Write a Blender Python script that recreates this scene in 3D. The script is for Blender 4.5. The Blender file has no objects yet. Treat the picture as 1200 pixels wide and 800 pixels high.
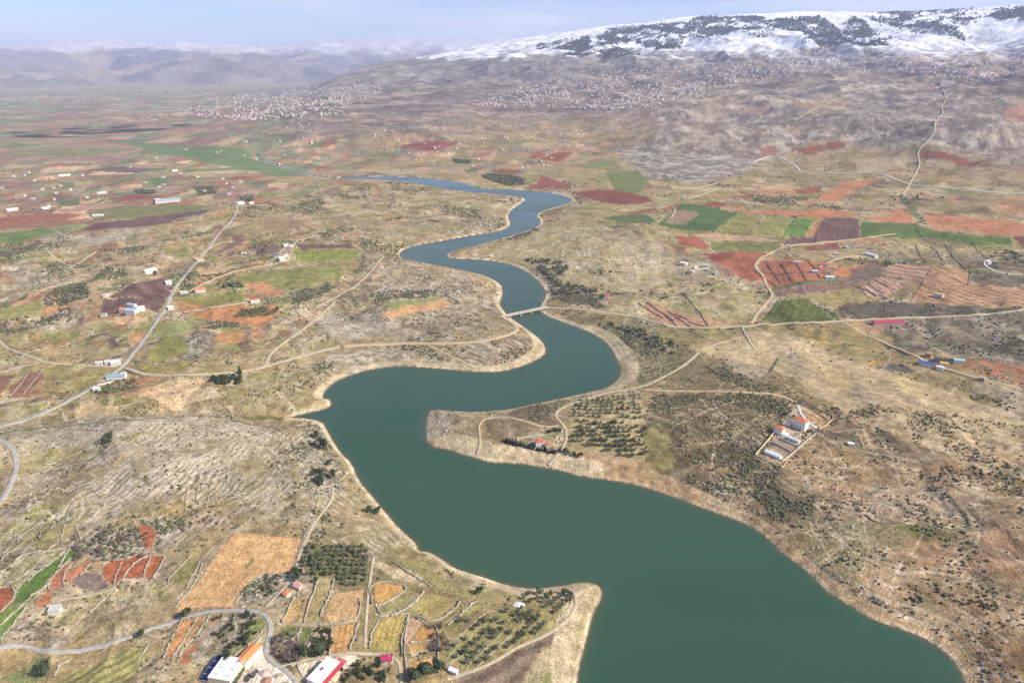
import bpy, math, random
import numpy as np
random.seed(7); RS = np.random.RandomState(7)
S = bpy.context.scene
C = S.collection
# ------------------------------------------------------------------ camera
CAMH = 500.0; PITCH = math.radians(22.0); FX = 800.0
cam_d = bpy.data.cameras.new('camera'); cam = bpy.data.objects.new('camera', cam_d); C.objects.link(cam)
cam_d.sensor_width = 36; cam_d.lens = 24; cam_d.clip_start = 1; cam_d.clip_end = 150000
cam.location = (0, 0, CAMH); cam.rotation_euler = (math.radians(90)-PITCH, 0, 0)
S.camera = cam
# ------------------------------------------------------------------ light
SUN_EL, SUN_AZ = math.radians(38), math.radians(106)      # azimuth clockwise from the view direction (+Y)
w = bpy.data.worlds.new('World'); S.world = w; w.use_nodes = True
nt = w.node_tree; nt.nodes.clear()
N = nt.nodes.new; L = nt.links.new
out = N('ShaderNodeOutputWorld'); bg = N('ShaderNodeBackground'); sky = N('ShaderNodeTexSky')
sky.sky_type = 'NISHITA'; sky.sun_disc = False; sky.sun_elevation = SUN_EL; sky.sun_rotation = SUN_AZ
sky.altitude = 900; sky.air_density = 1.0; sky.dust_density = 1.2; sky.ozone_density = 4.0
bg.inputs['Strength'].default_value = 0.12
tc = N('ShaderNodeTexCoord'); mp = N('ShaderNodeMapping'); mp.inputs['Scale'].default_value = (2.2, 2.2, 16)
cn = N('ShaderNodeTexNoise'); cn.inputs['Scale'].default_value = 1.6; cn.inputs['Detail'].default_value = 6
cr = N('ShaderNodeMapRange'); cr.inputs[1].default_value = .47; cr.inputs[2].default_value = .66; cr.inputs[3].default_value = 0; cr.inputs[4].default_value = .5
mx = N('ShaderNodeMix'); mx.data_type = 'RGBA'; mx.inputs[7].default_value = (6.6, 5.9, 6.7, 1)
L(tc.outputs['Generated'], mp.inputs[0]); L(mp.outputs[0], cn.inputs['Vector']); L(cn.outputs[0], cr.inputs[0])
tn_ = N('ShaderNodeMix'); tn_.data_type = 'RGBA'; tn_.blend_type = 'MULTIPLY'; tn_.inputs[0].default_value = 1; tn_.inputs[7].default_value = (.93, .92, 1.06, 1)
L(sky.outputs[0], tn_.inputs[6]); L(cr.outputs[0], mx.inputs[0]); L(tn_.outputs[2], mx.inputs[6]); L(mx.outputs[2], bg.inputs[0]); L(bg.outputs[0], out.inputs[0])
sd = bpy.data.lights.new('sun', 'SUN'); sd.energy = 4.7; sd.angle = math.radians(.55); sd.color = (1, .935, .80)
so = bpy.data.objects.new('sun', sd); C.objects.link(so)
so.rotation_euler = (math.pi/2-SUN_EL, 0, math.pi-SUN_AZ)
S.view_settings.view_transform = 'Standard'; S.view_settings.look = 'None'
S.view_settings.exposure = 0.40; S.view_settings.gamma = 1; S.view_settings.use_curve_mapping = False
S.cycles.volume_bounces = 1; S.cycles.max_bounces = 6
# ------------------------------------------------------------------ numpy noise
def _hash(ix, iy, seed):
    h = (ix.astype(np.int64)*374761393 + iy.astype(np.int64)*668265263 + seed*974634777) & 0x7fffffff
    h = ((h ^ (h >> 13))*1274126177) & 0x7fffffff
    return ((h ^ (h >> 16)) & 0xffff).astype(np.float32)/65535.0
def vnoise(x, y, seed=0):
    ix = np.floor(x); iy = np.floor(y); fx = (x-ix).astype(np.float32); fy = (y-iy).astype(np.float32)
    fx = fx*fx*(3-2*fx); fy = fy*fy*(3-2*fy)
    ix = ix.astype(np.int64); iy = iy.astype(np.int64)
    a = _hash(ix, iy, seed); b = _hash(ix+1, iy, seed); c = _hash(ix, iy+1, seed); d = _hash(ix+1, iy+1, seed)
    return (a+(b-a)*fx)*(1-fy)+(c+(d-c)*fx)*fy
def fbm(x, y, lam, octv=4, seed=0, gain=.5):
    s = 0; a = 1; t = 0; x = x/lam; y = y/lam
    for k in range(octv):
        s = s+a*(vnoise(x, y, seed+k*17)*2-1); t += a; a *= gain
        x, y = (x*.8-y*.6)*2.03+7.1, (x*.6+y*.8)*2.03+3.7
    return s/t
def sst(a, b, x):
    t = np.clip((x-a)/(b-a), 0, 1); return t*t*(3-2*t)
# ------------------------------------------------------------------ pixels of the photo <-> directions
cp, sp = math.cos(PITCH), math.sin(PITCH)
def pdir(u, v):
    a = (np.asarray(u, float)-600)/FX; b = (400-np.asarray(v, float))/FX
    y = cp+b*sp; z = -sp+b*cp; h = np.hypot(a, y)
    return np.arctan2(a, y), z/h            # azimuth, tangent of elevation
# ------------------------------------------------------------------ polar terrain grid
azi = np.concatenate([np.linspace(-88, -47, 24)[:-1], np.linspace(-47, 47, 1440), np.linspace(47, 88, 24)[1:]])
AZ = np.radians(azi)
D = [60.0]
while D[-1] < 46000:
    d = D[-1]; st = (d*d+CAMH**2)/(CAMH*690)
    if d < 380: st = 12
    cap = 26+max(0, d-12000)*.008
    if d > 3500: st = min(st, cap if d > 6000 else 40)
    D.append(d+st)
D = np.array(D); NA, ND = len(AZ), len(D)
GA, GD = np.meshgrid(AZ, D, indexing='ij')
X = GD*np.sin(GA); Y = GD*np.cos(GA)
LAKE = [(400,207.5),(440,207),(470,207.5),(490,208),(520,211),(540,214),(550,217.5),(570,222),(590,222.5),(613,223),(635,225),(650,227),(663,230),(671,233.5),(671,237),(653,242),(633,248),(628,253),(634,258),(632,265),(613,272),(587,280),(560,287),(533,293),(522,299),(528,303),(557,304),(587,307),(607,313),(620,320),(633,331),(640,342),(638,352),(633,358),(634,366),(647,373),(673,382),(700,393),(717,408),(727,430),(728,438),(722,448),(710,455),(680,462),(653,468),(627,473),(597,480),(560,483),(533,482),(507,480),(501,485),(499,503),(501,523),(527,527),(540,532),(560,537),(573,542),(607,543),(633,547),(660,552),(683,559),(720,563),(753,570),(800,586),(827,597),(857,607),(883,618),(900,631),(915,647),(937,662),(957,680),(970,694),(992,707),(1015,722),(1040,732),(1065,740),(1090,752),(1107,764),(1120,777),(1129,797),(1150,850),(1200,930),(1000,1100),(640,1100),(660,900),(677,800),(679,782),(685,760),(690,740),(696,717),(706,700),(705,689),(696,683),(677,682),(660,686),(635,689),(615,689),(590,684),(570,677),(550,671),(532,665),(520,656),(505,647),(490,645),(489,637),(477,627),(462,612),(437,582),(420,562),(413,543),(400,531),(393,521),(383,503),(377,493),(350,489),(335,489.5),(367,483),(388,477),(388,468),(377,467),(383,455),(400,443),(433,433),(467,429),(507,431),(557,436),(587,436),(613,429),(633,420),(641,412),(636,400),(620,387),(603,376),(595,370),(590,363),(585,357),(590,343),(587,333),(573,325),(557,320),(533,315),(497,308),(473,304),(467,299),(472,293),(490,287),(520,282),(553,276),(583,272),(595,267),(599,262),(595,255),(598,247),(610,239),(618,233),(600,230),(580,227),(547,225),(520,221.5),(493,215.5),(467,212),(433,210),(400,209.5)]
def smooth_line(p, n=2, closed=True):
    p = np.asarray(p, float)
    for _ in range(n):
        if closed: q = np.roll(p, -1, 0)
        else: q = p[1:]; pp = p[:-1]
        if closed: p = np.stack([.75*p+.25*q, .25*p+.75*q], 1).reshape(-1, 2)
        else: p = np.concatenate([p[:1], np.stack([.75*pp+.25*q, .25*pp+.75*q], 1).reshape(-1, 2), p[-1:]])
    return p
def flat_xy(px, h=0.0):
    px = np.asarray(px, float); az, te = pdir(px[:, 0], px[:, 1]); d = (h-CAMH)/te
    return np.stack([d*np.sin(az), d*np.cos(az)], 1)
def sdist(px, py, poly, closed=True, chunk=400000):
    """signed distance, positive outside (unsigned for open lines)"""
    px = px.ravel(); py = py.ravel(); poly = poly.astype(np.float64)
    A = poly; B = np.roll(poly, -1, 0)
    if not closed: A = poly[:-1]; B = poly[1:]
    best = np.full(px.shape, 1e18); ins = np.zeros(px.shape, bool)
    for (ax, ay), (bx, by) in zip(A, B):
        dx, dy = bx-ax, by-ay; L2 = dx*dx+dy*dy+1e-12
        qx = px-ax; qy = py-ay
        t = np.clip((qx*dx+qy*dy)/L2, 0, 1)
        ex = qx-t*dx; ey = qy-t*dy
        np.minimum(best, ex*ex+ey*ey, out=best)
        if closed and ay != by:
            c = ((ay > py) != (by > py)) & (px < (bx-ax)*(py-ay)/(by-ay)+ax)
            ins ^= c
    r = np.sqrt(best)
    return np.where(ins, -r, r) if closed else r
lakeP = smooth_line(LAKE, 1)
lakeXY = flat_xy(lakeP)
kN = int(np.searchsorted(D, 5200))
# coarse distance to the shore, refined where it matters
ca = np.unique(np.append(np.arange(0, NA, 5), NA-1)); cd = np.unique(np.append(np.arange(0, kN, 5), kN))
cs = sdist(X[np.ix_(ca, cd)], Y[np.ix_(ca, cd)], lakeXY).reshape(len(ca), len(cd))
SH = np.full((NA, ND), 3000.0)
tmp = np.empty((NA, len(cd)))
for j in range(len(cd)): tmp[:, j] = np.interp(np.arange(NA), ca, cs[:, j])
full = np.empty((NA, kN))
for i in range(NA): full[i] = np.interp(np.arange(kN), cd, tmp[i])
near = np.abs(full) < 14+GD[:, :kN]*.03
full[near] = sdist(X[:, :kN][near], Y[:, :kN][near], lakeXY)
SH[:, :kN] = full
SH[:, kN:] = np.maximum(full[:, -1:], 400)
rivXY = flat_xy(smooth_line([(302,180),(304,186),(318,190),(330,194),(345,199),(358,203),(375,206),(400,208.4)], 1, False), 4)
rr = (GD > 3200) & (GD < 6500) & (GA < -.05) & (GA > -.55)
rs = sdist(X[rr], Y[rr], rivXY, False)-10
SH[rr] = np.minimum(SH[rr], rs)
# ------------------------------------------------------------------ heights
U_R = [365, 400, 440, 500, 560, 613, 700, 800, 920, 1050, 1200]
R_K = {   # (v, distance) pairs from the foot to the ridge
 365: [(150,5.0),(140,6.0),(128,7.4),(120,8.6),(114,9.8),(110,11),(108,12)],
 400: [(150,5.0),(138,6.2),(124,7.8),(112,9.2),(103,10.4),(96,11.4),(89,12.2)],
 440: [(150,5.0),(136,6.3),(120,8.0),(106,9.4),(95,10.6),(86,11.6),(76,12.4)],
 500: [(155,4.8),(138,6.2),(120,7.9),(105,9.3),(92,10.6),(80,11.7),(67,12.8)],
 560: [(160,4.8),(140,6.0),(120,7.6),(104,9.0),(88,10.4),(72,11.6),(55,13.0)],
 613: [(165,4.7),(142,5.9),(120,7.4),(102,8.8),(84,10.2),(66,11.5),(46,13.0)],
 700: [(175,4.6),(147,5.6),(120,7.0),(100,8.4),(78,9.9),(58,11.2),(33,12.8)],
 800: [(185,4.2),(150,5.3),(120,6.8),(98,8.2),(74,9.7),(52,11.0),(21.5,12.6)],
 920: [(190,4.1),(150,5.3),(118,6.8),(94,8.2),(70,9.6),(46,10.9),(13.5,12.4)],
 1050:[(195,3.9),(150,5.2),(114,6.8),(90,8.3),(66,9.7),(42,10.9),(15,12.3)],
 1200:[(200,3.8),(150,5.1),(110,6.8),(86,8.4),(62,9.8),(36,11.0),(7,12.2)]}
ra, rd, rh = [], [], []
for u in U_R:
    ks = R_K[u]; az, te = pdir([u]*7, [k[0] for k in ks]); dd = np.array([k[1] for k in ks])*1000
    hh = CAMH+dd*te; hh = np.maximum.accumulate(np.maximum(hh, 4))
    ra.append(az[3]); rd.append(np.r_[dd[0]-900, dd, 16500, 26000]); rh.append(np.r_[4, hh, hh[-1]*.72, 60])
ra = np.array([-.9, ra[0]-.16]+ra+[1.6]); rd = np.array([rd[0], rd[0]]+rd+[rd[-1]]); rh = np.array([rh[0]*0+3, rh[0]*0+3]+rh+[rh[-1]*.95])
def smooth1(a, n):
    k = np.ones(n)/n; p = np.pad(a, n//2, mode='edge'); return np.convolve(p, k, 'valid')[:len(a)]
Hr = np.empty((NA, ND))
di = np.array([np.interp(AZ, ra, rd[:, k]) for k in range(rd.shape[1])]).T
hi = np.array([np.interp(AZ, ra, rh[:, k]) for k in range(rd.shape[1])]).T
for i in range(NA): Hr[i] = np.interp(D, di[i], hi[i])
FL = [(-300,58),(0,54),(60,49),(130,47),(200,49),(240,52),(320,54),(345,50),(370,47),(450,48),(500,45),(560,44),(610,47),(700,50),(900,50),(1500,50)]
faz, fte = pdir([p[0] for p in FL], [p[1] for p in FL])
ridge = CAMH+31000*np.interp(AZ, faz, fte)
FM = [(-300,82),(0,80),(70,84),(130,80),(190,72),(230,66),(262,63),(300,66),(330,74),(380,78),(450,80),(600,84),(1500,84)]
maz, mte = pdir([p[0] for p in FM], [p[1] for p in FM])
mid = CAMH+23500*np.interp(AZ, maz, mte)
Hl = np.zeros((NA, ND))
for i in range(NA): Hl[i] = np.interp(D, [19000, 20500, 22300, 23800, 26000, 31000, 36000, 46000], [3, 40, mid[i]*.68, mid[i], mid[i]*.93, ridge[i], ridge[i]*.8, 200])
mf = np.exp(-((GD-23000)/1900)**2)
g1 = fbm(X, Y, 3200, 5, 5); g2 = 1-2*np.abs(fbm(X+900, Y, 2600, 4, 9))
Hl = Hl+sst(19500, 22500, GD)*(g1*330+g2*330-200)*(1-.8*sst(28000, 31000, GD))
hb = np.maximum(Hr, Hl)
rm = sst(60, 500, Hr)*(1-sst(14000, 17000, GD))
g3 = 1-2*np.abs(fbm(X*1.0+Y*.25, Y*.5, 1100, 4, 21)); g4 = fbm(X, Y, 700, 5, 31)
rid = 1-.85*sst(10800, 12000, GD)
hb = hb+rm*rid*(g3*140+g4*95-70)
# grey knolls on the right
def knoll(u, v, dk, ru, rv, h):
    az, te = pdir(u, v); x0, y0 = dk*math.sin(az), dk*math.cos(az)
    return h*np.exp(-(((X-x0)/ru)**2+((Y-y0)/rv)**2))
hb = hb+knoll(1000, 150, 4900, 560, 430, 120)+knoll(800, 165, 4700, 480, 330, 80)+knoll(1130, 165, 4500, 420, 260, 85)+knoll(840, 125, 6000, 700, 420, 110)+knoll(930, 130, 5700, 300, 500, 70)+knoll(1180, 130, 5900, 600, 380, 80)
hb = hb+rm*(1-sst(7500, 9000, GD))*(1-np.abs(fbm(X+300, Y, 520, 4, 37))*3.4)*42
lowm = (1-sst(1400, 3600, GD))
wild = 1-sst(19000, 20500, GD)
s = SH
n0 = fbm(X, Y, 70, 3, 48)
hills = (fbm(X, Y, 620, 4, 41)+.35)*(26*lowm+5)+fbm(X, Y, 120, 3, 47)*(12*lowm+3.5)+(sst(.3, .62, vnoise(X/210+.3*n0, Y/210, 49))*8-3)*lowm+fbm(X, Y, 26, 3, 51)*(1.3*lowm+.1)-np.abs(fbm(X+Y*.5, Y*.7-X*.3, 75, 3, 53))*9*lowm+3*lowm
k_ = .30-.24*sst(700, 3000, GD)
bank = np.where(s > 0, 9*(1-np.exp(-np.maximum(s, 0)*k_/9)), np.maximum(s*.2, -8))
foot = (1-np.exp(-np.maximum(s, 0)/170))
H = bank+foot*np.maximum(hills+9*lowm, -5)+np.where(GD > 3000, hb*foot, 0)
HS = H-foot*fbm(X, Y, 26, 3, 51)*(1.3*lowm+.1)
STEP = np.where(GD < 1300, 3.0, np.where(GD < 2600, 4.5, 12.0))
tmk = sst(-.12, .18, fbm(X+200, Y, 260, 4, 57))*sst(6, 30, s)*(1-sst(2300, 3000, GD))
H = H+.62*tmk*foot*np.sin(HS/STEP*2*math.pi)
H = np.where(s > 0, np.maximum(H, .25+.0*s), H)
H = H+foot*sst(3300, 4000, GD)*sst(8, 60, Hr)*(1-sst(10000, 11500, GD))*(fbm(X, Y, 190, 4, 55, .6)*26+(fbm(X, Y*1.6, 90, 2, 56))*9)
# valley running west from the inlet
vxy = flat_xy(smooth_line([(-60,520),(0,505),(60,503),(130,496),(200,490),(260,487),(300,490),(345,489.5)], 1, False), 12)
vm = (GD < 2000) & (GA < -.1)
vd = sdist(X[vm], Y[vm], vxy, False)
H[vm] = H[vm]-np.where(s[vm] > 0, 1, 0)*np.minimum(12*np.exp(-(vd/30)**2), np.maximum(H[vm]-.6, 0))
def ground(x, y):
    x = np.asarray(x, float); y = np.asarray(y, float)
    a = np.interp(np.arctan2(x, y), AZ, np.arange(NA)); r = np.interp(np.hypot(x, y), D, np.arange(ND))
    i = np.minimum(a.astype(int), NA-2); j = np.minimum(r.astype(int), ND-2); a = a-i; r = r-j
    return (H[i, j]*(1-a)+H[i+1, j]*a)*(1-r)+(H[i, j+1]*(1-a)+H[i+1, j+1]*a)*r
def at(px, h=None):
    """photo pixels -> points on the ground"""
    px = np.atleast_2d(np.asarray(px, float)); az, te = pdir(px[:, 0], px[:, 1]); o = []
    for a, t in zip(az, te):
        f = np.interp(a, AZ, np.arange(NA)); i = min(int(f), NA-2); f -= i
        col = H[i]*(1-f)+H[i+1]*f
        g = col-(CAMH+D*t); k = np.nonzero(g > 0)[0]
        k = k[0] if len(k) else ND-1
        k = max(k, 1); q = g[k-1]/(g[k-1]-g[k]+1e-9); d = D[k-1]+(D[k]-D[k-1])*min(max(q, 0), 1)
        o.append((d*math.sin(a), d*math.cos(a)))
    return np.array(o)
# ------------------------------------------------------------------ ground colour (surface colour of soil, grass, rock, snow)
def nrm(n, a, b): return sst(a, b, n)
n1 = fbm(X, Y, 420, 5, 101); n2 = fbm(X, Y, 150, 5, 102); n3 = fbm(X, Y, 38, 4, 103); n4 = fbm(X, Y, 9, 3, 104); n5 = fbm(X+999, Y, 70, 4, 105)
n6 = fbm(X, Y, 3.2, 2, 106)*(1-sst(700, 1000, GD))
# finer grain near, coarser far, so that no noise is narrower than the mesh can carry
f1, f2, f3 = sst(900, 1500, GD), sst(2000, 3000, GD), sst(4200, 6200, GD)
n4 = n4*(1-f1)+fbm(X, Y, 20, 2, 203, .6)*f1*(1-f2)*1.15+fbm(X, Y, 42, 2, 204, .6)*f2*(1-f3)*1.25+fbm(X, Y, 95, 3, 205, .6)*f3*1.2
n3 = n3*(1-f2)+fbm(X, Y, 130, 4, 206, .6)*f2*1.2
TAN = (.335,.265,.142); ROCK = (.375,.34,.265); OLV = (.205,.185,.085); BRN = (.215,.165,.095); RED = (.225,.09,.055); ORG = (.42,.25,.12)
PUR = (.19,.115,.095); GRN = (.12,.155,.07); YGR = (.235,.235,.09); GRY = (.20,.185,.165); DRK = (.115,.105,.075); BEI = (.55,.46,.31); PNK = (.44,.29,.19)
COL = np.empty((NA, ND, 3), np.float32); COL[:] = TAN
SHR = np.zeros((NA, ND), np.float32)+.35       # how thickly shrubs stand
RCK = np.zeros((NA, ND), np.float32)+.22
CALM = np.zeros((NA, ND), np.float32)     # 1 inside ploughed or sown plots       # how thickly stones lie
def mixc(m, c, sl=None):
    t = COL if sl is None else COL[sl]
    m = np.asarray(m, np.float32)[..., None]; c = np.asarray(c, np.float32)
    t += (c-t)*m
mixc(nrm(n1+.3*n2, -.05, .35)*.75, OLV); mixc(nrm(n2+.4*n3, .05, .45)*.65, BRN); mixc(nrm(n5+.4*n3, .12, .4)*.5, ROCK); mixc(nrm(-n2+.3*n5, .2, .5)*.35, YGR)
def area(px, ref=None):
    px = np.asarray(px, float); return at(px)
def sub(xy, pad):
    r = np.hypot(xy[:, 0], xy[:, 1]); a = np.arctan2(xy[:, 0], xy[:, 1]); pa = pad/max(r.min(), 50)
    i0, i1 = np.searchsorted(AZ, [a.min()-pa, a.max()+pa]); j0, j1 = np.searchsorted(D, [r.min()-pad, r.max()+pad])
    return slice(max(i0-1, 0), i1+1), slice(max(j0-1, 0), j1+1)
def region(px, soft=1.0, warp=0.0, rnd=0):
    """mask of a traced piece of ground; soft and warp in photo pixels, turned into metres at its place"""
    P = np.asarray(px, float)
    if rnd: P = smooth_line(P, rnd)
    xy = area(P); r = np.hypot(xy[:, 0], xy[:, 1]).mean(); m = math.hypot(r, CAMH)/FX
    sf, wp = soft*m, warp*m
    sl = sub(xy, sf+wp*1.5+5)
    x = X[sl]; y = Y[sl]
    if wp: lam = max(wp*3.2, 8); x = x+wp*2*fbm(X[sl], Y[sl], lam, 4, 61); y = y+wp*2*fbm(X[sl]+500, Y[sl], lam, 4, 67)
    dd = sdist(x, y, xy).reshape(x.shape)
    return sl, 1-sst(-sf*.6-.01, sf*.6+.01, dd), dd, m
def land(sl): return SH[sl] > 0
def patch(c, px, soft=8, warp=8, a=.8, var=.25, shr=None, rck=None, c2=None, lam=40):
    sl, m, dd, _ = region(px, soft, warp*1.3, 1); m = m*land(sl)
    v = 1.5*fbm(X[sl], Y[sl], lam, 5, 71)
    cc = np.array(c)*np.array((.97,.93,.84))*(1+var*v[..., None])
    if c2 is not None: q = sst(-.08, .14, fbm(X[sl], Y[sl], lam*.6, 6, 73, .65))[..., None]; cc = cc*(1-q)+np.array(c2)*q
    mixc(m*a, cc, sl)
    if shr is not None: SHR[sl] += (shr-SHR[sl])*m
    if rck is not None: RCK[sl] += (rck-RCK[sl])*m
FIELDS = []
def field(c, px, soft=.7, warp=.35, a=1, var=.16, furrow=None, lam=5.0, fa=.16, edge=None, c2=None):
    """a ploughed or sown plot; furrow = two pixels giving the direction of its rows"""
    sl, m, dd, mp_ = region(px, soft, warp); m = m*land(sl)
    x, y = X[sl], Y[sl]
    v = fbm(x, y, 55, 4, 81)*1.0+fbm(x, y, 14, 3, 83)*.6+n6[sl]*.3
    cc = np.array(c)*(1+var*v[..., None])
    if c2 is not None: q = sst(.0, .5, fbm(x, y, 45, 4, 85))[..., None]*.7; cc = cc*(1-q)+np.array(c2)*q
    if furrow is not None:
        f = at(furrow); t = f[1]-f[0]; t = t/np.hypot(*t); ph = (x*-t[1]+y*t[0])
        ph = ph+.8*fbm(x, y, 60, 2, 87)*lam*.6
        wv = np.sin(ph*2*math.pi/lam); cc = cc*(1+fa*wv[..., None])
    if edge is not None:
        e = sst(-2.2*mp_, -.4*mp_, dd+1.2*mp_*n4[sl])[..., None]*.8; cc = cc*(1-e)+np.array(edge)*e
    mixc(m*a, cc, sl); SHR[sl] *= 1-m; RCK[sl] *= 1-m; CALM[sl] = np.maximum(CALM[sl], m)
def stroke(c, px, wid, soft=1.5, a=.9, warp=0, rnd=1, shr=None):
    P = smooth_line(px, rnd, False) if rnd else np.asarray(px, float)
    xy = at(P); sl = sub(xy, wid+soft+warp*2+4); x, y = X[sl], Y[sl]
    if warp: x = x+warp*2*fbm(x, y, warp*4, 3, 91); y = y+warp*2*fbm(x+333, y, warp*4, 3, 93)
    dd = sdist(x, y, xy, False).reshape(x.shape)
    m = (1-sst(wid/2-soft/2, wid/2+soft/2, dd))*land(sl)*a
    mixc(m, np.array(c)*(1+.2*n4[sl][..., None]), sl)
    SHR[sl] *= 1-m; RCK[sl] *= 1-m
    if shr is not None: SHR[sl] += shr*m
def terraces(px, c, lam, dirpx, a=.6, soft=8, wob=1.0, thr=(.35, .9), dark=None):
    """stone terrace edges: pale stripes that follow the slope"""
    sl, m, dd, _ = region(px, soft, soft, 1); m = m*land(sl)*(1-CALM[sl]*(lam < 12)*(soft >= 4)); x, y = X[sl], Y[sl]
    f = at(dirpx); t = f[1]-f[0]; t = t/np.hypot(*t); ph = x*-t[1]+y*t[0]
    ph = ph+wob*lam*1.7*fbm(x, y, 95, 3, 95)+wob*lam*.6*fbm(x, y, 22, 2, 97)+H[sl]*.5
    wv = np.sin(ph*2*math.pi/lam); br = sst(-.25, .2, fbm(x, y, 30, 4, 98))
    mixc(m*a*sst(thr[0], thr[1], wv)*br, c, sl)
    if dark is not None: mixc(m*a*.8*sst(.5, 1, -wv)*br, dark, sl)
def T(px, s, ox, oy): return [(ox+p[0]/s, oy+p[1]/s) for p in px]
def t3(ox, oy): return lambda *p: [(ox+a/3.0, oy+b/3.0) for a, b in p]
def t4(ox, oy): return lambda *p: [(ox+a/4.0, oy+b/4.0) for a, b in p]
A0, A4, A8 = t3(0, 0), t3(400, 0), t3(800, 0)
B0, B4, B8 = t3(0, 200), t3(400, 200), t3(800, 200)
C0, C4, C8 = t3(0, 400), t3(400, 400), t3(800, 400)
E0, E2, E45, E9 = t4(0, 600), t4(200, 600), t4(450, 600), t4(900, 600)
# -- the plain: a patchwork of strips
def strips(px, rot, wx, wy, pal, seed, a=.9, soft=12, shr=.15, edge_a=.35, edge_c=BRN, wild_k=0, gate=False):
    sl, m, dd, _ = region(px, soft, 0); m = m*land(sl); x, y = X[sl], Y[sl]
    if gate: m = m*(1-CALM[sl])*(RCK[sl] < 1.0)*sst(8, 14, SH[sl])
    c_, s_ = math.cos(rot), math.sin(rot); u = x*c_+y*s_; v = -x*s_+y*c_
    u = u+wx*.5*fbm(x, y, wx*2.5, 3, seed+3); v = v+wy*.5*fbm(x, y, wy*2.5, 3, seed+4)
    bv = np.floor(v/wy); u2 = u/wx+_hash(bv, bv*0, seed)*7; bu = np.floor(u2); fu = u2-bu; fv = v/wy-bv
    h1 = _hash(bu, bv, seed+1); big = np.floor(fu*(1+np.floor(h1*4))); h2 = _hash(bu*5+big, bv, seed+2)
    pal = np.array(pal, np.float32)*(1.4 if seed < 330 else 1); cc = pal[(h2*len(pal)*.999).astype(int)]
    if wild_k: m = m*(_hash(bu*5+big, bv, seed+21) > wild_k)
    if seed < 330: cc = cc*.82+np.array((.25,.22,.15))*.18
    cc = cc*(1+.22*fbm(x, y, 160, 4, seed+5)[..., None])*(.88+.24*_hash(bu*5+big, bv, seed+9)[..., None])
    mixc(m*a, cc, sl)
    r_ = np.sqrt(x*x+y*y); ew = 2.2+r_*.0014; du = np.minimum(fu, 1-fu)*wx; dv = np.minimum(fv, 1-fv)*wy
    ed = (1-sst(ew*.6, ew*1.3, np.minimum(du, dv)))*sst(-.15, .25, fbm(x, y, 110, 4, seed+11)); mixc(m*ed*edge_a, edge_c, sl)
    SHR[sl] += (shr-SHR[sl])*m; RCK[sl] *= 1-m*.8
BL = (.11,.155,.09)
strips([(-260,112),(-260,300),(60,292),(180,262),(300,238),(420,215),(480,205),(700,210),(760,160),(560,135),(430,125),(300,108)], .25, 230, 120,
       [PUR, PUR, (.25,.19,.12), RED, GRN, BL, BRN, (.27,.235,.14), PNK, (.2,.16,.12), (.21,.20,.10)], 300, .82)
strips([(-260,104),(-260,190),(120,190),(330,172),(400,150),(420,120),(300,104)], .1, 520, 330, [GRN, BL, (.13,.17,.10), PUR, (.24,.17,.13), BRN, PUR, (.3,.24,.16), BL, (.19,.12,.11)], 320, .8)
strips([(400,150),(420,215),(520,205),(660,215),(740,240),(800,200),(720,150),(560,130),(440,120)], -.2, 260, 170, [TAN, TAN, (.3,.25,.15), BRN, (.25,.23,.12), PNK, GRY, (.2,.2,.09)], 340, .7)
MID = [(.24,.24,.09), (.29,.25,.12), (.20,.22,.07), (.38,.23,.12), (.34,.19,.10), (.16,.115,.09), (.40,.34,.21), (.21,.17,.10), (.44,.35,.23), (.19,.2,.075)]
strips([(-60,290),(180,262),(300,238),(420,215),(490,222),(560,240),(590,262),(520,278),(465,290),(470,305),(440,330),(400,400),(300,430),(100,425),(-60,400)], .5, 78, 46, MID, 360, .85, 10, .25, .7, (.46,.41,.31), .42)
strips([(-60,405),(60,430),(170,440),(360,430),(340,480),(200,482),(60,500),(-60,505)], .5, 60, 30, MID, 370, .8, 6, .25, .7, (.46,.41,.31), .45)
strips([(680,215),(800,200),(1260,215),(1260,350),(900,350),(700,300)], -.15, 170, 90, MID, 380, .75, 10, .2, .55, (.46,.40,.30), .5)
field((.12,.20,.09), A0((430,500),(640,515),(860,525),(890,560),(1060,590),(1085,618),(980,622),(860,595),(700,565),(520,530)), 4, 3, .9)
# -- the right-hand slopes
slope = sst(30, 120, Hr)*(GD < 17000)
mixc(slope*.88, np.array((.175,.15,.142))*(1+.9*fbm(X, Y, 300, 6, 111, .6))[..., None]); mixc(slope*nrm(fbm(X, Y*1.5, 260, 5, 112), .1, .26)*.75, (.33,.275,.21))
mixc(slope*nrm(fbm(X, Y, 500, 5, 113), .1, .3)*.6, (.085,.075,.075))
tw = np.sin(H/14.0*2*math.pi+2.5*fbm(X, Y, 180, 3, 117)); mixc(slope*sst(.1, .9, tw)*.55*nrm(fbm(X, Y, 650, 4, 119), -.05, .2), (.42,.35,.25))
patch((.38,.355,.32), A8((-60,300),(120,290),(330,330),(560,250),(760,300),(900,330),(1199,330),(1260,520),(1000,520),(700,520),(560,490),(380,520),(300,560),(240,600),(60,640),(-120,620),(-180,540),(-120,430)), 12, 8, .82, .45, .8, .9, (.19,.165,.155), 150)
patch((.33,.28,.20), A8((560,440),(640,420),(620,520),(500,520)), 8, 10, .5)
patch((.33,.29,.22), A8((-60,330),(120,310),(240,330),(200,400),(40,400)), 8, 12, .5)
patch((.30,.25,.18), A8((450,330),(560,310),(600,360),(520,400),(430,390)), 6, 8, .6)
patch((.33,.315,.29), A4((960,540),(1050,500),(1199,510),(1280,560),(1240,640),(1120,640),(1040,600)), 5, 5, .8, .3, .5, .9, (.14,.14,.12), 60)
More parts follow.
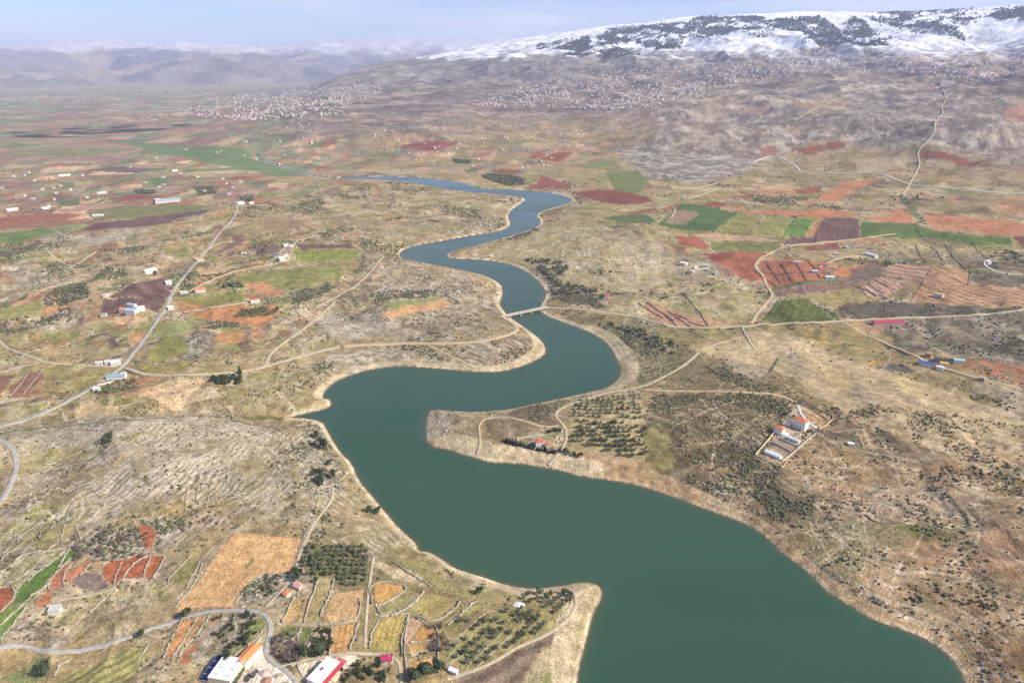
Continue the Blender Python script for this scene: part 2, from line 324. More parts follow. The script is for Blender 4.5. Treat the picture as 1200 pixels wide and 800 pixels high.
patch((.36,.35,.33), A8((-60,560),(150,530),(250,560),(200,620),(60,650),(-50,640)), 5, 5, .7, .3, .5, .9, GRY, 60)
patch((.15,.145,.15), A8((560,400),(720,380),(880,460),(800,500),(600,500),(480,470)), 6, 8, .6, .4, .9, .9, (.32,.30,.27), 60)
for p in [((900,470),(1000,480),(1160,520),(1100,530),(960,520)),((640,480),(760,430),(800,460),(700,510))]: patch((.09,.10,.085), A8(*p), 4, 6, .7, .4, .9, .6, (.34,.33,.3), 40)
for c, p in [(RED,((820,540),(900,530),(1000,560),(1140,590),(1000,585),(830,550))),((.42,.2,.11),((560,640),(700,625),(600,670),(540,710),(470,705))),
    (RED,((390,665),(490,655),(480,680),(400,680))),(RED,((200,690),(260,670),(220,700))),(RED,((40,705),(150,715),(140,730),(50,725))),((.3,.15,.1),((270,515),(330,515),(330,545),(275,545))),
    ((.36,.30,.2),((600,560),(780,540),(785,585),(700,605),(620,605))),((.4,.27,.18),((365,445),(395,440),(405,470),(370,470))),((.3,.18,.13),((380,360),(470,365),(480,380),(400,375))),
    ((.36,.2,.15),((1130,390),(1199,370),(1240,440),(1150,430))),((.34,.24,.17),((200,380),(300,375),(280,400),(210,400))),(RED,((380,525),(560,495),(570,510),(440,545)))]:
    field(c, A8(*p), 1.6, 1.6, .9)
# -- right middle: sown strips and red earth
patch((.30,.27,.155), [(680,235),(760,215),(800,222),(830,240),(800,262),(700,262)], 6, 5, .7, .3)
for c, p in [((.20,.085,.06),B4((800,75),(900,66),(1000,70),(1080,95),(1100,108),(1000,120),(890,105))),((.27,.115,.075),B4((960,145),(1160,125),(1199,112),(1260,118),(1199,132),(1000,150))),
    (GRN,B4((920,165),(1050,150),(1110,180),(1000,190))),((.15,.19,.07),A4((930,610),(1040,597),(1080,640),(1040,680),(960,670))),(GRN,A4((430,597),(480,590),(480,605),(440,606))),
    ((.22,.09,.075),A4((200,515),(290,500),(420,500),(350,530),(220,525))),(RED,A4((690,560),(760,535),(815,537),(770,570))),((.25,.1,.08),A4((650,555),(700,530),(715,545),(680,560))),
    (RED,A4((520,605),(560,595),(640,600),(600,615))),((.24,.09,.07),A4((645,665),(690,640),(700,615),(770,640),(810,660),(700,660))),((.27,.16,.12),A4((450,545),(530,530),(520,550),(460,555))),
    ((.17,.2,.08),A4((850,580),(960,565),(980,580),(870,590))),((.36,.32,.2),A4((100,600),(250,595),(300,610),(180,615))),
    (YGR,B4((0,97),(70,100),(60,118),(0,118))),(YGR,B4((110,120),(160,118),(155,140),(115,140))),
    (YGR,B4((-20,270),(80,272),(85,300),(75,360),(-20,372))),((.30,.21,.12),B4((-10,305),(78,312),(70,345),(-10,345))),((.27,.25,.12),B4((190,185),(300,175),(345,215),(270,230),(200,215)))]:
    field(c, p, 1.2, 1.2)
for c, p, f in [((.09,.15,.06),((0,112),(150,140),(195,148),(110,215),(10,208),(-90,190),(-40,150)),None),((.26,.2,.13),((-30,140),(60,150),(10,190),(-60,185)),None),(YGR,((112,217),(200,150),(290,157),(232,222)),((112,217),(200,150))),
    (YGR,((242,222),(300,162),(390,165),(345,230)),((242,222),(300,162))),((.12,.2,.06),((350,230),(395,166),(470,170),(428,230)),((350,230),(395,166))),((.38,.2,.1),((430,230),(492,166),(502,168),(455,230)),None),
    ((.145,.095,.085),((455,235),(502,166),(620,170),(622,235),(540,247),(350,260),(378,234)),((540,240),(545,170))),((.105,.155,.055),((625,182),(820,187),(880,212),(1150,235),(1162,272),(1000,265),(860,235),(625,236)),None),
    ((.41,.19,.1),((230,147),(300,140),(520,136),(640,162),(500,164),(200,152)),None),((.42,.2,.105),((640,165),(720,165),(760,133),(795,152),(828,187),(700,180)),None),((.40,.2,.11),((845,155),(1000,163),(1199,188),(1230,225),(1199,228),(1000,207),(870,192)),None),
    ((.21,.09,.07),((1160,235),(1260,228),(1260,275),(1195,268)),None),((.17,.19,.07),((100,247),(340,257),(350,272),(200,287),(100,277)),None),((.42,.31,.2),((30,222),(200,232),(330,242),(340,254),(200,246),(60,234)),None),
    ((.30,.12,.075),((-30,225),(60,235),(95,265),(85,280),(-10,262)),None),((.30,.125,.075),((90,292),(250,285),(300,292),(245,345),(290,385),(240,388),(160,375),(100,320),(70,297)),None),((.24,.085,.06),((60,295),(130,290),(155,312),(90,318)),None),
    ((.21,.1,.075),((420,268),(545,248),(560,275),(430,280)),None),((.30,.25,.14),((330,290),(370,272),(550,285),(640,262),(700,262),(640,310),(500,315),(400,312)),((330,290),(550,285))),
    ((.33,.15,.09),((262,330),(300,312),(500,325),(500,388),(300,412),(290,372)),None),((.1,.15,.05),((305,410),(540,382),(546,390),(320,420)),None),((.2,.13,.11),((320,423),(560,392),(600,395),(590,405),(330,445)),None),
    ((.28,.24,.11),((340,448),(590,410),(700,440),(560,485),(430,443)),None),((.115,.14,.045),((275,527),(330,458),(430,446),(500,480),(560,527),(400,531)),((275,527),(330,458))),
    ((.44,.21,.1),((515,368),(565,340),(655,325),(640,347),(575,377)),None),((.40,.28,.19),((598,535),(700,527),(790,560),(795,566),(660,567)),None),
    ((.34,.22,.135),((800,460),(880,335),(1005,350),(1003,405),(960,425),(900,470)),((880,340),(1005,350))),((.36,.235,.145),((905,470),(1005,402),(1199,415),(1260,420),(1260,486),(1199,480)),((1005,404),(1199,415))),
    ((.34,.235,.165),((690,350),(750,325),(880,332),(860,385),(790,400),(720,375)),((750,325),(880,332))),((.37,.26,.19),((605,420),(700,372),(785,405),(710,445),(660,445)),((640,400),(700,440)))]:
    field(c, B8(*p), .9, .5, 1, .22, None if f is None else B8(*f), 15 if f is not None else 6, .34 if c[0] > .3 else .13)
field((.15,.12,.10), B8((600,402),(560,380),(640,330),(690,320),(700,345),(640,395)), 2, 3, .8)
patch((.105,.098,.095), B8((530,478),(640,460),(800,462),(920,470),(1199,486),(1280,480),(1280,492),(1199,492),(1060,508),(850,518),(700,520),(560,524)), 2, 2, .85, .3, .7, .1)
patch((.20,.185,.15), B8((700,530),(850,522),(1060,512),(1199,495),(1300,490),(1300,700),(1199,692),(1000,655),(900,650),(830,640),(700,575)), 3, 4, .85, .35, .9, .8, (.12,.115,.095), 45)
patch((.11,.105,.10), B8((1010,350),(1060,350),(1199,378),(1280,380),(1280,415),(1199,413),(1010,400)), 1.5, 1, .8, .2, .3, .1)
patch((.14,.13,.115), B8((620,275),(760,275),(900,300),(1199,280),(1280,290),(1280,330),(900,325),(720,325)), 5, 6, .7, .3, .5, .3, (.27,.24,.17))
patch((.35,.30,.2), B8((660,255),(800,260),(960,290),(880,310),(760,310),(680,290)), 4, 4, .7, .3)
patch((.26,.25,.12), B8((820,235),(1000,262),(1199,262),(1199,285),(900,280)), 4, 4, .6, .3)
# -- the slope between the river and the red fields
patch((.31,.29,.15), [(640,262),(720,262),(800,300),(890,335),(885,372),(800,380),(745,368),(700,358),(690,335),(640,322),(560,296),(610,282)], 8, 6, .75, .25, .1, .25, (.37,.33,.22), 60)
patch((.38,.35,.28), [(700,275),(760,280),(850,312),(880,335),(800,330),(740,310)], 8, 10, .5, .3, .1, .5)
patch((.2,.185,.13), [(610,312),(650,315),(690,345),(740,340),(790,352),(720,364),(650,356),(637,340)], 4, 5, .8, .3, 2.2, .8, (.33,.29,.2), 25)
patch((.255,.23,.13), [(650,372),(700,368),(750,376),(800,392),(850,395),(830,420),(790,440),(735,452),(738,425),(720,400)], 5, 5, .8, .3, .7, .4, (.16,.155,.09), 25)
patch((.15,.145,.10), [(700,378),(760,392),(790,405),(770,425),(730,410)], 5, 6, .6, .3, 1.8, .2)
for a_ in [((1050,470),(1120,540),(1199,553),(1199,500),(1090,460))]: field((.38,.25,.16), B4(*a_), 1, .5)
field((.42,.28,.17), B8((0,500),(40,510),(210,545),(90,548),(0,548)), 1, .5)
# -- right bank, lower half
patch((.25,.17,.10), [(800,455),(900,455),(1000,480),(1260,560),(1260,820),(1130,820),(1080,745),(990,695),(930,650),(870,605),(780,572),(750,520)], 6, 6, .85, .35, .55, .8, (.31,.235,.14), 60)
patch((.43,.365,.24), [(800,405),(850,388),(905,392),(960,400),(1010,428),(1100,458),(1260,505),(1260,575),(1150,550),(1060,515),(1000,492),(955,462),(905,432),(840,418)], 4, 5, .92, .16, .06, .15, (.38,.31,.19), 70)
patch((.33,.26,.13), [(930,385),(990,382),(1040,405),(1060,430),(1000,425),(950,405)], 4, 4, .8, .3, .1, .2, (.2,.2,.09), 25)
patch((.28,.27,.13), [(800,388),(868,386),(850,398),(800,404),(750,398)], 3, 3, .8, .2, .3, .2)
patch((.2,.18,.11), [(790,430),(830,425),(870,440),(905,452),(925,458),(860,456),(800,455)], 4, 3, .85, .3, .8, .2)
patch((.115,.105,.065), [(755,462),(800,463),(900,464),(928,476),(930,492),(905,515),(882,545),(900,560),(930,572),(985,600),(950,622),(860,598),(800,575),(762,560),(752,510)], 4, 5, .88, .3, 1.1, .35, (.165,.145,.08), 40)
patch((.27,.25,.11), [(745,505),(780,500),(790,530),(780,556),(760,552),(757,530)], 4, 5, .8, .3, .3, .2)
patch((.32,.23,.15), [(880,545),(940,565),(1000,570),(1040,560),(1090,590),(1040,610),(980,600),(900,575),(840,560),(800,550),(820,540)], 6, 7, .7, .4, .8, .7, (.2,.17,.1), 30)
patch((.12,.115,.10), [(975,500),(1010,495),(1060,520),(1110,545),(1080,550),(1010,530),(960,525)], 4, 5, .75, .4, 2.2, .6, (.27,.21,.15), 25)
patch((.105,.105,.07), [(850,548),(900,540),(950,575),(985,600),(960,615),(880,592)], 6, 8, .8, .3, 3.0, .3)
patch((.41,.34,.27), [(990,590),(1040,570),(1100,570),(1150,560),(1190,575),(1120,600),(1060,612)], 7, 9, .6, .4, .5, 1.6, (.26,.2,.14), 20)
patch((.135,.165,.055), [(930,625),(1000,605),(1060,618),(1110,612),(1140,614),(1110,628),(1040,640),(990,660),(950,650)], 6, 7, .85, .3, .5, .9, (.2,.19,.09), 25)
patch((.28,.24,.11), [(905,632),(950,625),(1010,650),(1040,690),(1000,690),(950,665)], 7, 6, .7, .3, .3, .3, (.19,.19,.08), 30)
patch((.40,.28,.165), [(1000,668),(1040,665),(1070,690),(1060,720),(1030,710)], 6, 6, .7, .3, .1, .2)
patch((.37,.24,.15), [(1090,625),(1260,600),(1260,700),(1180,690),(1110,670),(1060,655)], 7, 9, .7, .4, .4, .5, (.28,.2,.14), 40)
patch((.24,.115,.08), [(1125,705),(1150,702),(1170,722),(1140,725)], 3, 3, .7)
patch((.11,.10,.10), [(1120,780),(1140,770),(1170,795),(1165,815),(1130,812)], 4, 4, .8, .3, 1, 1)
patch((.13,.125,.085), [(1150,655),(1210,680),(1210,725),(1180,705),(1140,680)], 7, 6, .6, .3, .8, .6, (.25,.2,.12), 25)
patch((.38,.19,.12), B8((940,640),(1030,660),(1199,685),(1280,690),(1280,800),(1199,775),(1080,735),(960,695)), 4, 5, .8, .4, .4, .9, (.24,.19,.13), 20)
patch((.13,.13,.14), C8((670,85),(730,70),(800,90),(810,105),(740,112)), 2, 3, .9, .2)
patch((.45,.30,.13), C8((640,75),(715,65),(700,80),(650,85)), 1.5, 1, .9)
# -- the headland with the grove
patch((.33,.285,.17), [(505,486),(560,486),(640,470),(745,462),(760,545),(700,552),(600,532),(540,525),(503,512)], 3, 3, .85, .25, .4, .5, (.25,.2,.13), 25)
patch((.16,.13,.10), [(592,484),(625,474),(648,474),(648,490),(655,498),(630,497),(597,489)], 2, 2, .85, .25, .9, .4)
patch((.185,.15,.105), [(572,490),(592,490),(650,502),(610,512),(590,520),(570,505)], 2, 2, .75, .25, .6, .4)
patch((.43,.41,.36), [(505,484),(528,487),(530,503),(508,515)], 2, 3, .7, .3, .2, 1.5)
field((.375,.32,.17), [(668,468),(712,463),(752,463),(750,500),(760,538),(735,545),(700,537),(672,527),(668,500)], 3, 2, .9, .2, None)
patch((.43,.31,.2), [(655,530),(700,530),(760,542),(775,556),(730,556),(690,545),(660,540)], 3, 3, .8, .25, .2, .4)
terraces([(668,466),(752,463),(752,512),(672,505)], (.47,.41,.26), 17, [(670,485),(750,483)], .8, 3, .25, (.2, .8), (.2,.18,.1))
patch((.365,.355,.225), [(520,515),(560,523),(620,532),(690,546),(740,560),(720,566),(650,552),(570,543),(530,530)], 2, 2, .8, .2, .05, .1, (.46,.41,.27), 20)
# -- left of the water, middle
patch((.36,.315,.215), [(440,215),(590,232),(596,262),(540,275),(470,288),(440,330),(400,300),(360,260),(380,225)], 8, 8, .6, .35, .5, .6, (.25,.22,.12), 60)
patch((.19,.16,.125), B4((380,165),(480,160),(570,150),(590,190),(500,215),(400,225),(340,205)), 4, 5, .7, .35, .5, .6, (.38,.35,.27), 15)
patch((.23,.19,.14), [(440,308),(480,306),(560,325),(583,345),(585,365),(560,385),(500,395),(440,395),(420,375),(445,350)], 4, 4, .75, .35, .7, .8, (.37,.32,.24), 30)
patch((.45,.37,.25), B4((130,390),(160,360),(240,330),(330,335),(500,380),(560,420),(550,470),(530,410),(420,370),(200,350)), 2, 5, .6, .3)
field((.49,.31,.16), B4((145,500),(200,485),(360,450),(382,462),(370,478),(280,492),(150,522)), 1, .8)
field((.26,.27,.12), B4((145,470),(230,455),(350,440),(360,448),(200,485),(145,497)), 1, .8)
patch((.24,.22,.16), [(400,405),(500,405),(520,415),(540,425),(480,428),(420,428),(390,432),(370,445),(365,430)], 2, 3, .8, .35, 1.5, 1.4, (.4,.37,.3), 12)
patch((.24,.185,.13), [(520,408),(570,402),(605,392),(620,395),(632,410),(610,424),(585,430),(560,428),(530,418)], 3, 3, .75, .35, 1.0, .8, (.3,.24,.17), 12)
patch((.41,.40,.36), [(370,360),(450,370),(450,390),(400,398),(370,390)], 5, 7, .55, .3, .6, 1.6)
patch((.30,.285,.14), [(250,300),(360,300),(430,300),(400,330),(380,350),(320,380),(250,375),(210,350)], 8, 7, .6, .3, .3, .3, (.24,.22,.1), 50)
terraces([(200,380),(300,385),(390,340),(395,360),(330,405),(300,430),(190,435)], (.44,.40,.30), 14, [(250,430),(380,350)], .65, 6, .8, (.2, .8), (.2,.2,.09))
terraces([(400,385),(480,360),(580,372),(590,392),(500,400),(420,402)], (.42,.38,.29), 12, [(440,392),(560,372)], .5, 5, .8)
P_ = [((.145,.09,.085),((380,447),(460,402),(540,378),(590,387),(600,420),(575,470),(500,448)),((400,440),(600,400)),9),((.15,.1,.09),((350,500),(362,452),(500,450),(600,430),(560,500),(430,480),(400,512)),((430,500),(450,450)),9),
  ((.21,.22,.085),((830,372),(1000,345),(1199,325),(1199,380),(1000,420),(870,400),(810,395)),None,6),((.19,.22,.06),((1035,272),(1130,282),(1260,283),(1260,312),(1040,312)),None,6),((.15,.09,.08),((1040,258),(1120,262),(1230,255),(1260,275),(1060,280)),None,6),
  ((.40,.205,.10),((655,500),(820,470),(960,468),(990,500),(930,545),(840,540),(740,525)),None,7),((.42,.24,.11),((740,575),(860,558),(855,600),(770,608)),None,6),((.36,.2,.10),((620,472),(715,440),(740,478),(640,492)),None,6),
  ((.215,.215,.075),((610,450),(700,440),(850,425),(860,458),(740,475),(640,460)),None,6),((.22,.235,.075),((520,665),(560,600),(600,580),(690,600),(700,625),(600,660)),None,6),((.26,.28,.12),((540,565),(620,525),(700,540),(660,575),(560,590)),None,6),
  ((.5,.37,.22),((690,345),(780,335),(830,340),(790,358),(700,365)),None,6),((.5,.37,.22),((400,515),(520,515),(525,530),(460,540),(405,538)),None,6),((.46,.37,.25),((220,620),(300,612),(400,635),(400,660),(330,660),(235,645)),None,6),
  ((.44,.24,.13),((840,395),(930,390),(1000,420),(985,440),(940,440),(900,420)),None,6),((.28,.25,.1),((470,690),(540,680),(680,670),(640,705),(520,712)),((480,700),(640,690)),6),((.28,.24,.11),((700,690),(870,680),(870,705),(680,712)),None,6),
  ((.29,.235,.13),((720,290),(760,240),(810,230),(800,262),(760,300)),None,6),((.2,.13,.1),((740,300),(820,270),(860,260),(850,225),(815,225),(820,250)),None,6),((.25,.15,.09),((330,320),(370,250),(420,262),(300,310),(250,330)),None,6),
  ((.3,.25,.13),((810,218),(940,160),(1040,170),(1060,200),(1000,215),(840,222)),None,6),((.45,.27,.14),((450,575),(480,570),(520,560),(500,600),(455,610)),None,6),((.14,.1,.1),((350,570),(400,580),(425,630),(395,625)),None,6),
  ((.45,.30,.16),((30,480),(140,410),(200,395),(140,430),(60,490)),None,6),((.29,.22,.13),((930,180),(1000,170),(1090,172),(1060,200),(940,210)),None,6),((.25,.26,.1),((0,480),(100,470),(140,450),(150,490),(60,520),(0,525)),None,6),
  ((.19,.14,.11),((900,268),(1000,262),(960,300),(900,295)),None,6),((.14,.11,.11),((310,0),(480,8),(560,-4),(420,-16)),None,6)]
for c, p, f, l in P_: field(c, B0(*p), 1.1, .8, .95, .2, None if f is None else B0(*f), l, .25)
for c, p in [((.13,.085,.085),((280,212),(330,188),(450,175),(560,148),(700,140),(745,135),(720,150),(640,165),(560,190),(400,208))),((.12,.19,.07),((-60,222),(60,215),(150,200),(195,213),(130,235),(60,258),(-60,245))),((.27,.125,.085),((-60,170),(60,160),(180,150),(300,153),(220,178),(120,190),(0,205),(-60,205))),
    ((.175,.185,.085),((300,150),(420,125),(600,115),(740,120),(640,150),(470,165),(330,175))),((.25,.1,.075),((380,98),(460,82),(530,85),(500,100),(420,108))),((.12,.19,.08),((520,25),(590,20),(600,40),(540,48))),((.09,.075,.085),((480,70),(540,66),(552,80),(490,82))),
    ((.12,.17,.08),((200,105),(280,95),(280,120),(210,125))),((.36,.25,.18),((200,140),(330,118),(420,118),(380,130),(230,150)))]:
    field(c, B0(*p), 1.4, 1, .95, .18)
patch((.38,.36,.315), B0((110,240),(200,225),(400,205),(560,192),(600,215),(540,235),(400,245),(330,262),(240,275),(150,270)), 3, 4, .8, .3, .4, .9, (.27,.24,.17), 40)
patch((.36,.35,.31), B0((0,345),(200,330),(330,330),(300,380),(60,440),(0,470)), 6, 8, .5, .3, .4, .8)
patch((.10,.11,.075), B0((145,475),(210,410),(290,390),(325,430),(310,450),(230,470)), 2, 3, .85, .25, 1.5)
patch((.11,.12,.07), B0((335,380),(370,345),(440,345),(450,370),(380,385)), 2, 3, .8, .25, 1.5)
for p in [((820,520),(850,490),(980,480),(970,505)),((720,560),(730,535),(850,535),(840,550)),((760,405),(830,395),(860,408),(800,412)),((960,465),(1040,420),(1150,390),(1180,410),(1100,450),(1020,475)),((580,455),(700,420),(690,410),(610,420))]:
    patch((.12,.13,.07), B0(*p), 2, 3, .7, .25, 1.4)
patch((.35,.33,.30), B0((670,570),(760,560),(760,620),(700,660),(620,670),(660,620)), 4, 5, .75, .3, .8, 1.5, (.13,.12,.10), 12)
patch((.36,.34,.27), B0((80,530),(260,470),(330,470),(200,560),(100,570)), 5, 6, .6, .3, .4, 1.2)
patch((.28,.27,.115), B0((0,560),(160,560),(350,580),(420,640),(340,680),(160,670),(0,590)), 6, 6, .6, .3, .3, .4)
# -- left, lower half
patch((.255,.2,.12), C0((160,95),(300,85),(410,90),(350,130),(230,205),(150,215)), 3, 3, .85, .25, .2, .2, (.29,.27,.11), 50)
for p in [((0,120),(60,112),(20,150),(0,160)),((30,160),(100,112),(150,100),(155,130),(90,192),(40,198)),((-40,165),(30,140),(60,112),(20,170),(-40,200))]: field((.20,.12,.085), C0(*p), .8, .5, 1, .2, C0((20,180),(90,115)), 8, .2)
patch((.52,.40,.25), C0((240,230),(330,215),(400,240),(430,262),(340,275),(280,262)), 3, 4, .7, .3, .1, .9)
patch((.60,.48,.31), C0((520,170),(560,150),(640,125),(720,128),(728,158),(660,185),(650,235),(590,238),(560,215)), 2, 3, .95, .3, .1, .6, (.5,.38,.24), 14)
patch((.5,.36,.22), C0((420,200),(500,165),(560,160),(560,190),(480,200)), 2, 3, .8, .3, .1, .6)
patch((.27,.255,.13), C0((740,200),(860,130),(1000,100),(1090,90),(1080,180),(1040,250),(900,262),(760,250)), 4, 4, .7, .3, .5, .7, (.33,.28,.17), 20)
terraces(C0((840,260),(900,120),(1060,60),(1090,90),(1060,260)), (.4,.36,.26), 9, C0((900,240),(1000,110)), .5, 4, .6)
patch((.35,.33,.28), C0((40,330),(260,280),(420,255),(460,280),(420,340),(400,430),(330,440),(260,430),(340,380),(120,400)), 5, 6, .8, .3, .4, 1.6, (.29,.265,.19), 30)
patch((.43,.385,.30), C0((430,260),(640,245),(760,262),(900,290),(980,330),(920,430),(780,440),(640,500),(420,620),(290,640),(280,560),(400,440),(440,340)), 6, 8, .75, .25, .2, 1.2, (.36,.31,.2), 40)
terraces(C0((430,260),(760,262),(980,330),(820,620),(300,650),(280,520)), (.53,.48,.385), 8.5, C0((420,560),(640,380)), .75, 8, 1.2, (.05, .8), (.27,.25,.15))
patch((.22,.22,.075), C0((425,345),(460,315),(520,310),(470,350)), 2, 3, .8)
patch((.27,.27,.12), C0((60,430),(200,370),(270,390),(200,440),(80,470)), 4, 5, .6)
patch((.30,.245,.13), C0((560,600),(620,500),(760,480),(800,560),(780,640),(620,640)), 6, 7, .7, .3, .3, .3)
patch((.21,.19,.15), C0((0,560),(100,560),(210,590),(150,640),(60,660),(0,650)), 5, 5, .7, .3, .8, 1.2, (.35,.33,.3), 12)
patch((.24,.23,.13), C0((860,440),(1060,440),(1160,480),(1140,620),(980,640),(830,600),(800,500)), 6, 6, .7, .3, .9, .7, (.34,.31,.22), 20)
patch((.43,.385,.29), C0((900,560),(960,500),(1010,520),(990,620),(940,600)), 4, 5, .6, .3, .1, .8)
patch((.28,.27,.2), C0((1060,300),(1130,290),(1160,360),(1199,420),(1199,560),(1060,540),(1050,400)), 4, 5, .7, .35, 1.5, 1.5, (.38,.36,.3), 15)
patch((.235,.25,.09), C0((0,680),(170,560),(260,580),(250,700),(160,740),(0,760)), 5, 6, .7, .3, .2, .6)
patch((.27,.25,.2), E0((330,200),(440,100),(620,60),(760,20),(900,20),(880,100),(760,180),(620,180),(500,240),(380,210)), 4, 5, .75, .35, 2.0, 2.2, (.42,.40,.35), 12)
patch((.225,.245,.095), E0((-40,280),(180,170),(350,170),(200,340),(100,440),(0,600),(-40,600)), 4, 5, .75, .3, .4, .7)
terraces(E0((-40,100),(360,60),(350,180),(180,420),(0,600),(-40,600)), (.5,.46,.38), 12, E0((60,400),(250,220)), .85, 6, .8, (.4, .95))
field((.085,.15,.035), E0((66,415),(90,350),(170,285),(260,215),(350,172),(345,215),(290,245),(215,330),(150,400),(80,425)), 1, 1.2, .95, .3, None)
field((.13,.2,.05), E0((-30,520),(60,440),(130,425),(60,530),(0,610)), 1, 1.2, .9, .3, None)
patch((.27,.26,.12), E0((240,470),(560,350),(640,320),(760,350),(800,420),(700,470),(450,560),(300,560)), 5, 5, .7, .3, .3, .6, (.33,.29,.17), 20)
patch((.235,.2,.15), E0((380,560),(420,440),(560,390),(640,420),(480,560)), 4, 4, .7, .3, .6, .5)
patch((.32,.30,.27), E0((0,600),(60,520),(240,490),(400,560),(340,640),(140,610)), 4, 5, .7, .35, 1.1, 1.8, (.25,.19,.12), 12)
patch((.42,.37,.27), E0((600,500),(640,470),(700,490),(690,530),(560,590),(450,590)), 3, 4, .8, .3, .1, .6)
patch((.43,.35,.24), E0((780,440),(920,250),(1040,130),(1199,0),(1199,90),(1080,110),(960,220),(850,400),(820,490)), 4, 4, .7, .3, .2, .8, (.33,.26,.17), 15)
FLD = [((.52,.345,.17),E2((300,95),(420,100),(625,125),(600,200),(565,285),(480,285),(400,300),(330,370),(290,440),(200,445),(90,450),(15,485),(60,410),(130,330),(200,230),(250,150)),E2((90,430),(290,110)),7,.05,(.46,.34,.17)),
 ((.2,.22,.08),E2((345,250),(385,215),(395,230),(355,267)),None,6,0,None),((.19,.18,.085),E2((650,150),(930,160),(915,340),(800,362),(745,310),(640,300),(600,200)),None,6,0,(.3,.25,.12)),
 ((.30,.115,.06),E0((640,60),(700,63),(735,100),(708,168),(680,172),(665,120),(640,92)),None,5,0,None),
 ((.27,.10,.05),E0((487,252),(520,225),(600,222),(655,192),(688,195),(575,305),(532,347),(478,292)),E0((532,340),(575,230)),17,.12,(.36,.17,.09)),
 ((.28,.105,.055),E0((578,312),(640,230),(708,208),(672,300)),None,5,0,None),((.30,.115,.06),E0((712,206),(770,205),(730,290),(706,316),(676,302)),None,5,0,None),
 ((.33,.15,.085),E0((230,322),(318,232),(335,245),(300,290),(300,345),(240,372)),None,5,0,None),((.34,.165,.09),E0((305,300),(340,262),(440,216),(400,282),(330,332)),E0((330,330),(400,235)),10,.2,None),
 ((.34,.155,.08),E0((158,442),(215,370),(245,370),(238,425),(195,450)),None,5,0,None),((.31,.115,.06),E0((-40,362),(60,350),(66,398),(0,468),(-40,490)),None,5,0,None),
 ((.2,.155,.14),E0((338,312),(400,280),(470,290),(517,345),(440,372),(350,342)),None,5,0,(.15,.13,.1)),((.24,.235,.095),E0((806,328),(835,260),(905,205),(922,240),(865,340)),None,5,0,None),
 ((.48,.26,.12),E0((765,682),(848,512),(915,495),(860,600),(800,690)),None,5,0,None),((.50,.31,.16),E0((808,700),(905,545),(925,492),(968,482),(920,560),(850,650),(830,705)),None,5,0,(.4,.2,.1)),((.34,.15,.075),E0((842,706),(870,650),(965,560),(1000,482),(1025,480),(960,590),(875,710)),None,5,0,None),
 ((.30,.235,.12),E0((-30,690),(50,645),(130,660),(142,690),(80,742),(-30,780)),None,6,.1,(.22,.24,.1)),((.29,.28,.115),E0((262,802),(340,742),(480,700),(560,650),(690,622),(692,660),(600,806)),E0((330,800),(480,705)),9,.3,None),
 ((.21,.235,.1),E0((0,780),(100,735),(180,680),(240,700),(200,790),(60,810)),None,5,0,(.16,.18,.08)),((.19,.22,.085),E2((288,662),(320,560),(380,500),(445,485),(455,515),(380,600),(300,672)),E2((300,660),(400,500)),6,.06,None),
 ((.45,.31,.14),E2((515,527),(560,440),(600,400),(612,425),(560,527)),None,5,0,None),((.43,.31,.14),E2((588,525),(625,420),(650,390),(648,440),(618,525)),None,5,0,None),((.34,.29,.145),E2((640,522),(680,400),(705,305),(745,310),(760,368),(705,470),(690,525)),None,5,0,(.25,.25,.1)),
 ((.50,.345,.18),E2((712,527),(740,430),(782,378),(902,363),(905,400),(870,500),(855,518)),E2((740,520),(820,380)),8,.06,None),((.49,.305,.13),E2((733,680),(765,537),(865,525),(832,645),(800,667)),E2((750,675),(790,530)),5,.14,None),
 ((.17,.2,.07),E2((495,590),(520,542),(592,530),(582,572),(540,607)),None,5,0,None),((.15,.17,.07),E2((588,592),(612,540),(667,535),(652,592),(610,622)),None,5,0,None),
 ((.46,.29,.105),E2((950,375),(960,330),(1000,328),(1097,352),(1075,385),(970,432)),None,5,.0,None),((.25,.23,.115),E2((965,440),(1080,385),(1110,360),(1162,372),(1120,430),(1000,482),(970,465)),None,5,0,None),
 ((.35,.29,.1),E2((938,642),(972,525),(1020,500),(1112,472),(1060,645)),E2((950,640),(1000,500)),5,.12,None),((.33,.28,.12),E45((125,452),(200,368),(335,408),(335,430),(235,512)),None,5,0,None),
 ((.46,.33,.2),E45((92,590),(118,500),(145,495),(180,520),(125,600),(118,632)),None,5,0,None),((.47,.28,.11),E45((125,612),(182,530),(250,562),(236,607)),None,5,0,None),((.50,.34,.15),E45((118,618),(228,612),(226,640),(125,672)),None,5,0,None),((.50,.30,.13),E45((118,772),(118,715),(150,700),(245,680),(230,722),(150,778)),None,5,0,None),
 ((.26,.255,.11),E45((268,522),(350,470),(440,428),(455,440),(395,500),(335,555)),E45((268,522),(440,428)),14,.25,None),((.30,.265,.12),E45((60,225),(130,215),(260,270),(340,340),(470,365),(495,385),(488,412),(460,430),(340,382),(240,340),(90,260)),None,5,0,(.24,.24,.1)),
 ((.31,.275,.12),E45((280,690),(320,600),(470,500),(600,440),(640,370),(780,372),(870,378),(885,410),(870,450),(800,525),(700,575),(600,620),(480,705),(390,742),(330,700)),None,5,0,(.22,.23,.085)),
 ((.215,.17,.125),E45((350,775),(450,745),(600,662),(740,592),(860,528),(850,590),(740,640),(690,700),(640,806),(340,806)),E45((450,790),(700,640)),16,.3,None),((.37,.32,.2),E45((650,806),(700,700),(760,645),(855,590),(840,640),(800,720),(720,806)),None,5,0,(.27,.25,.13)),
 ((.235,.25,.1),E45((840,640),(880,570),(930,545),(915,600),(860,700),(835,715)),None,5,0,None),((.235,.255,.1),E45((735,806),(760,755),(830,740),(835,760),(815,806)),None,5,0,None)]
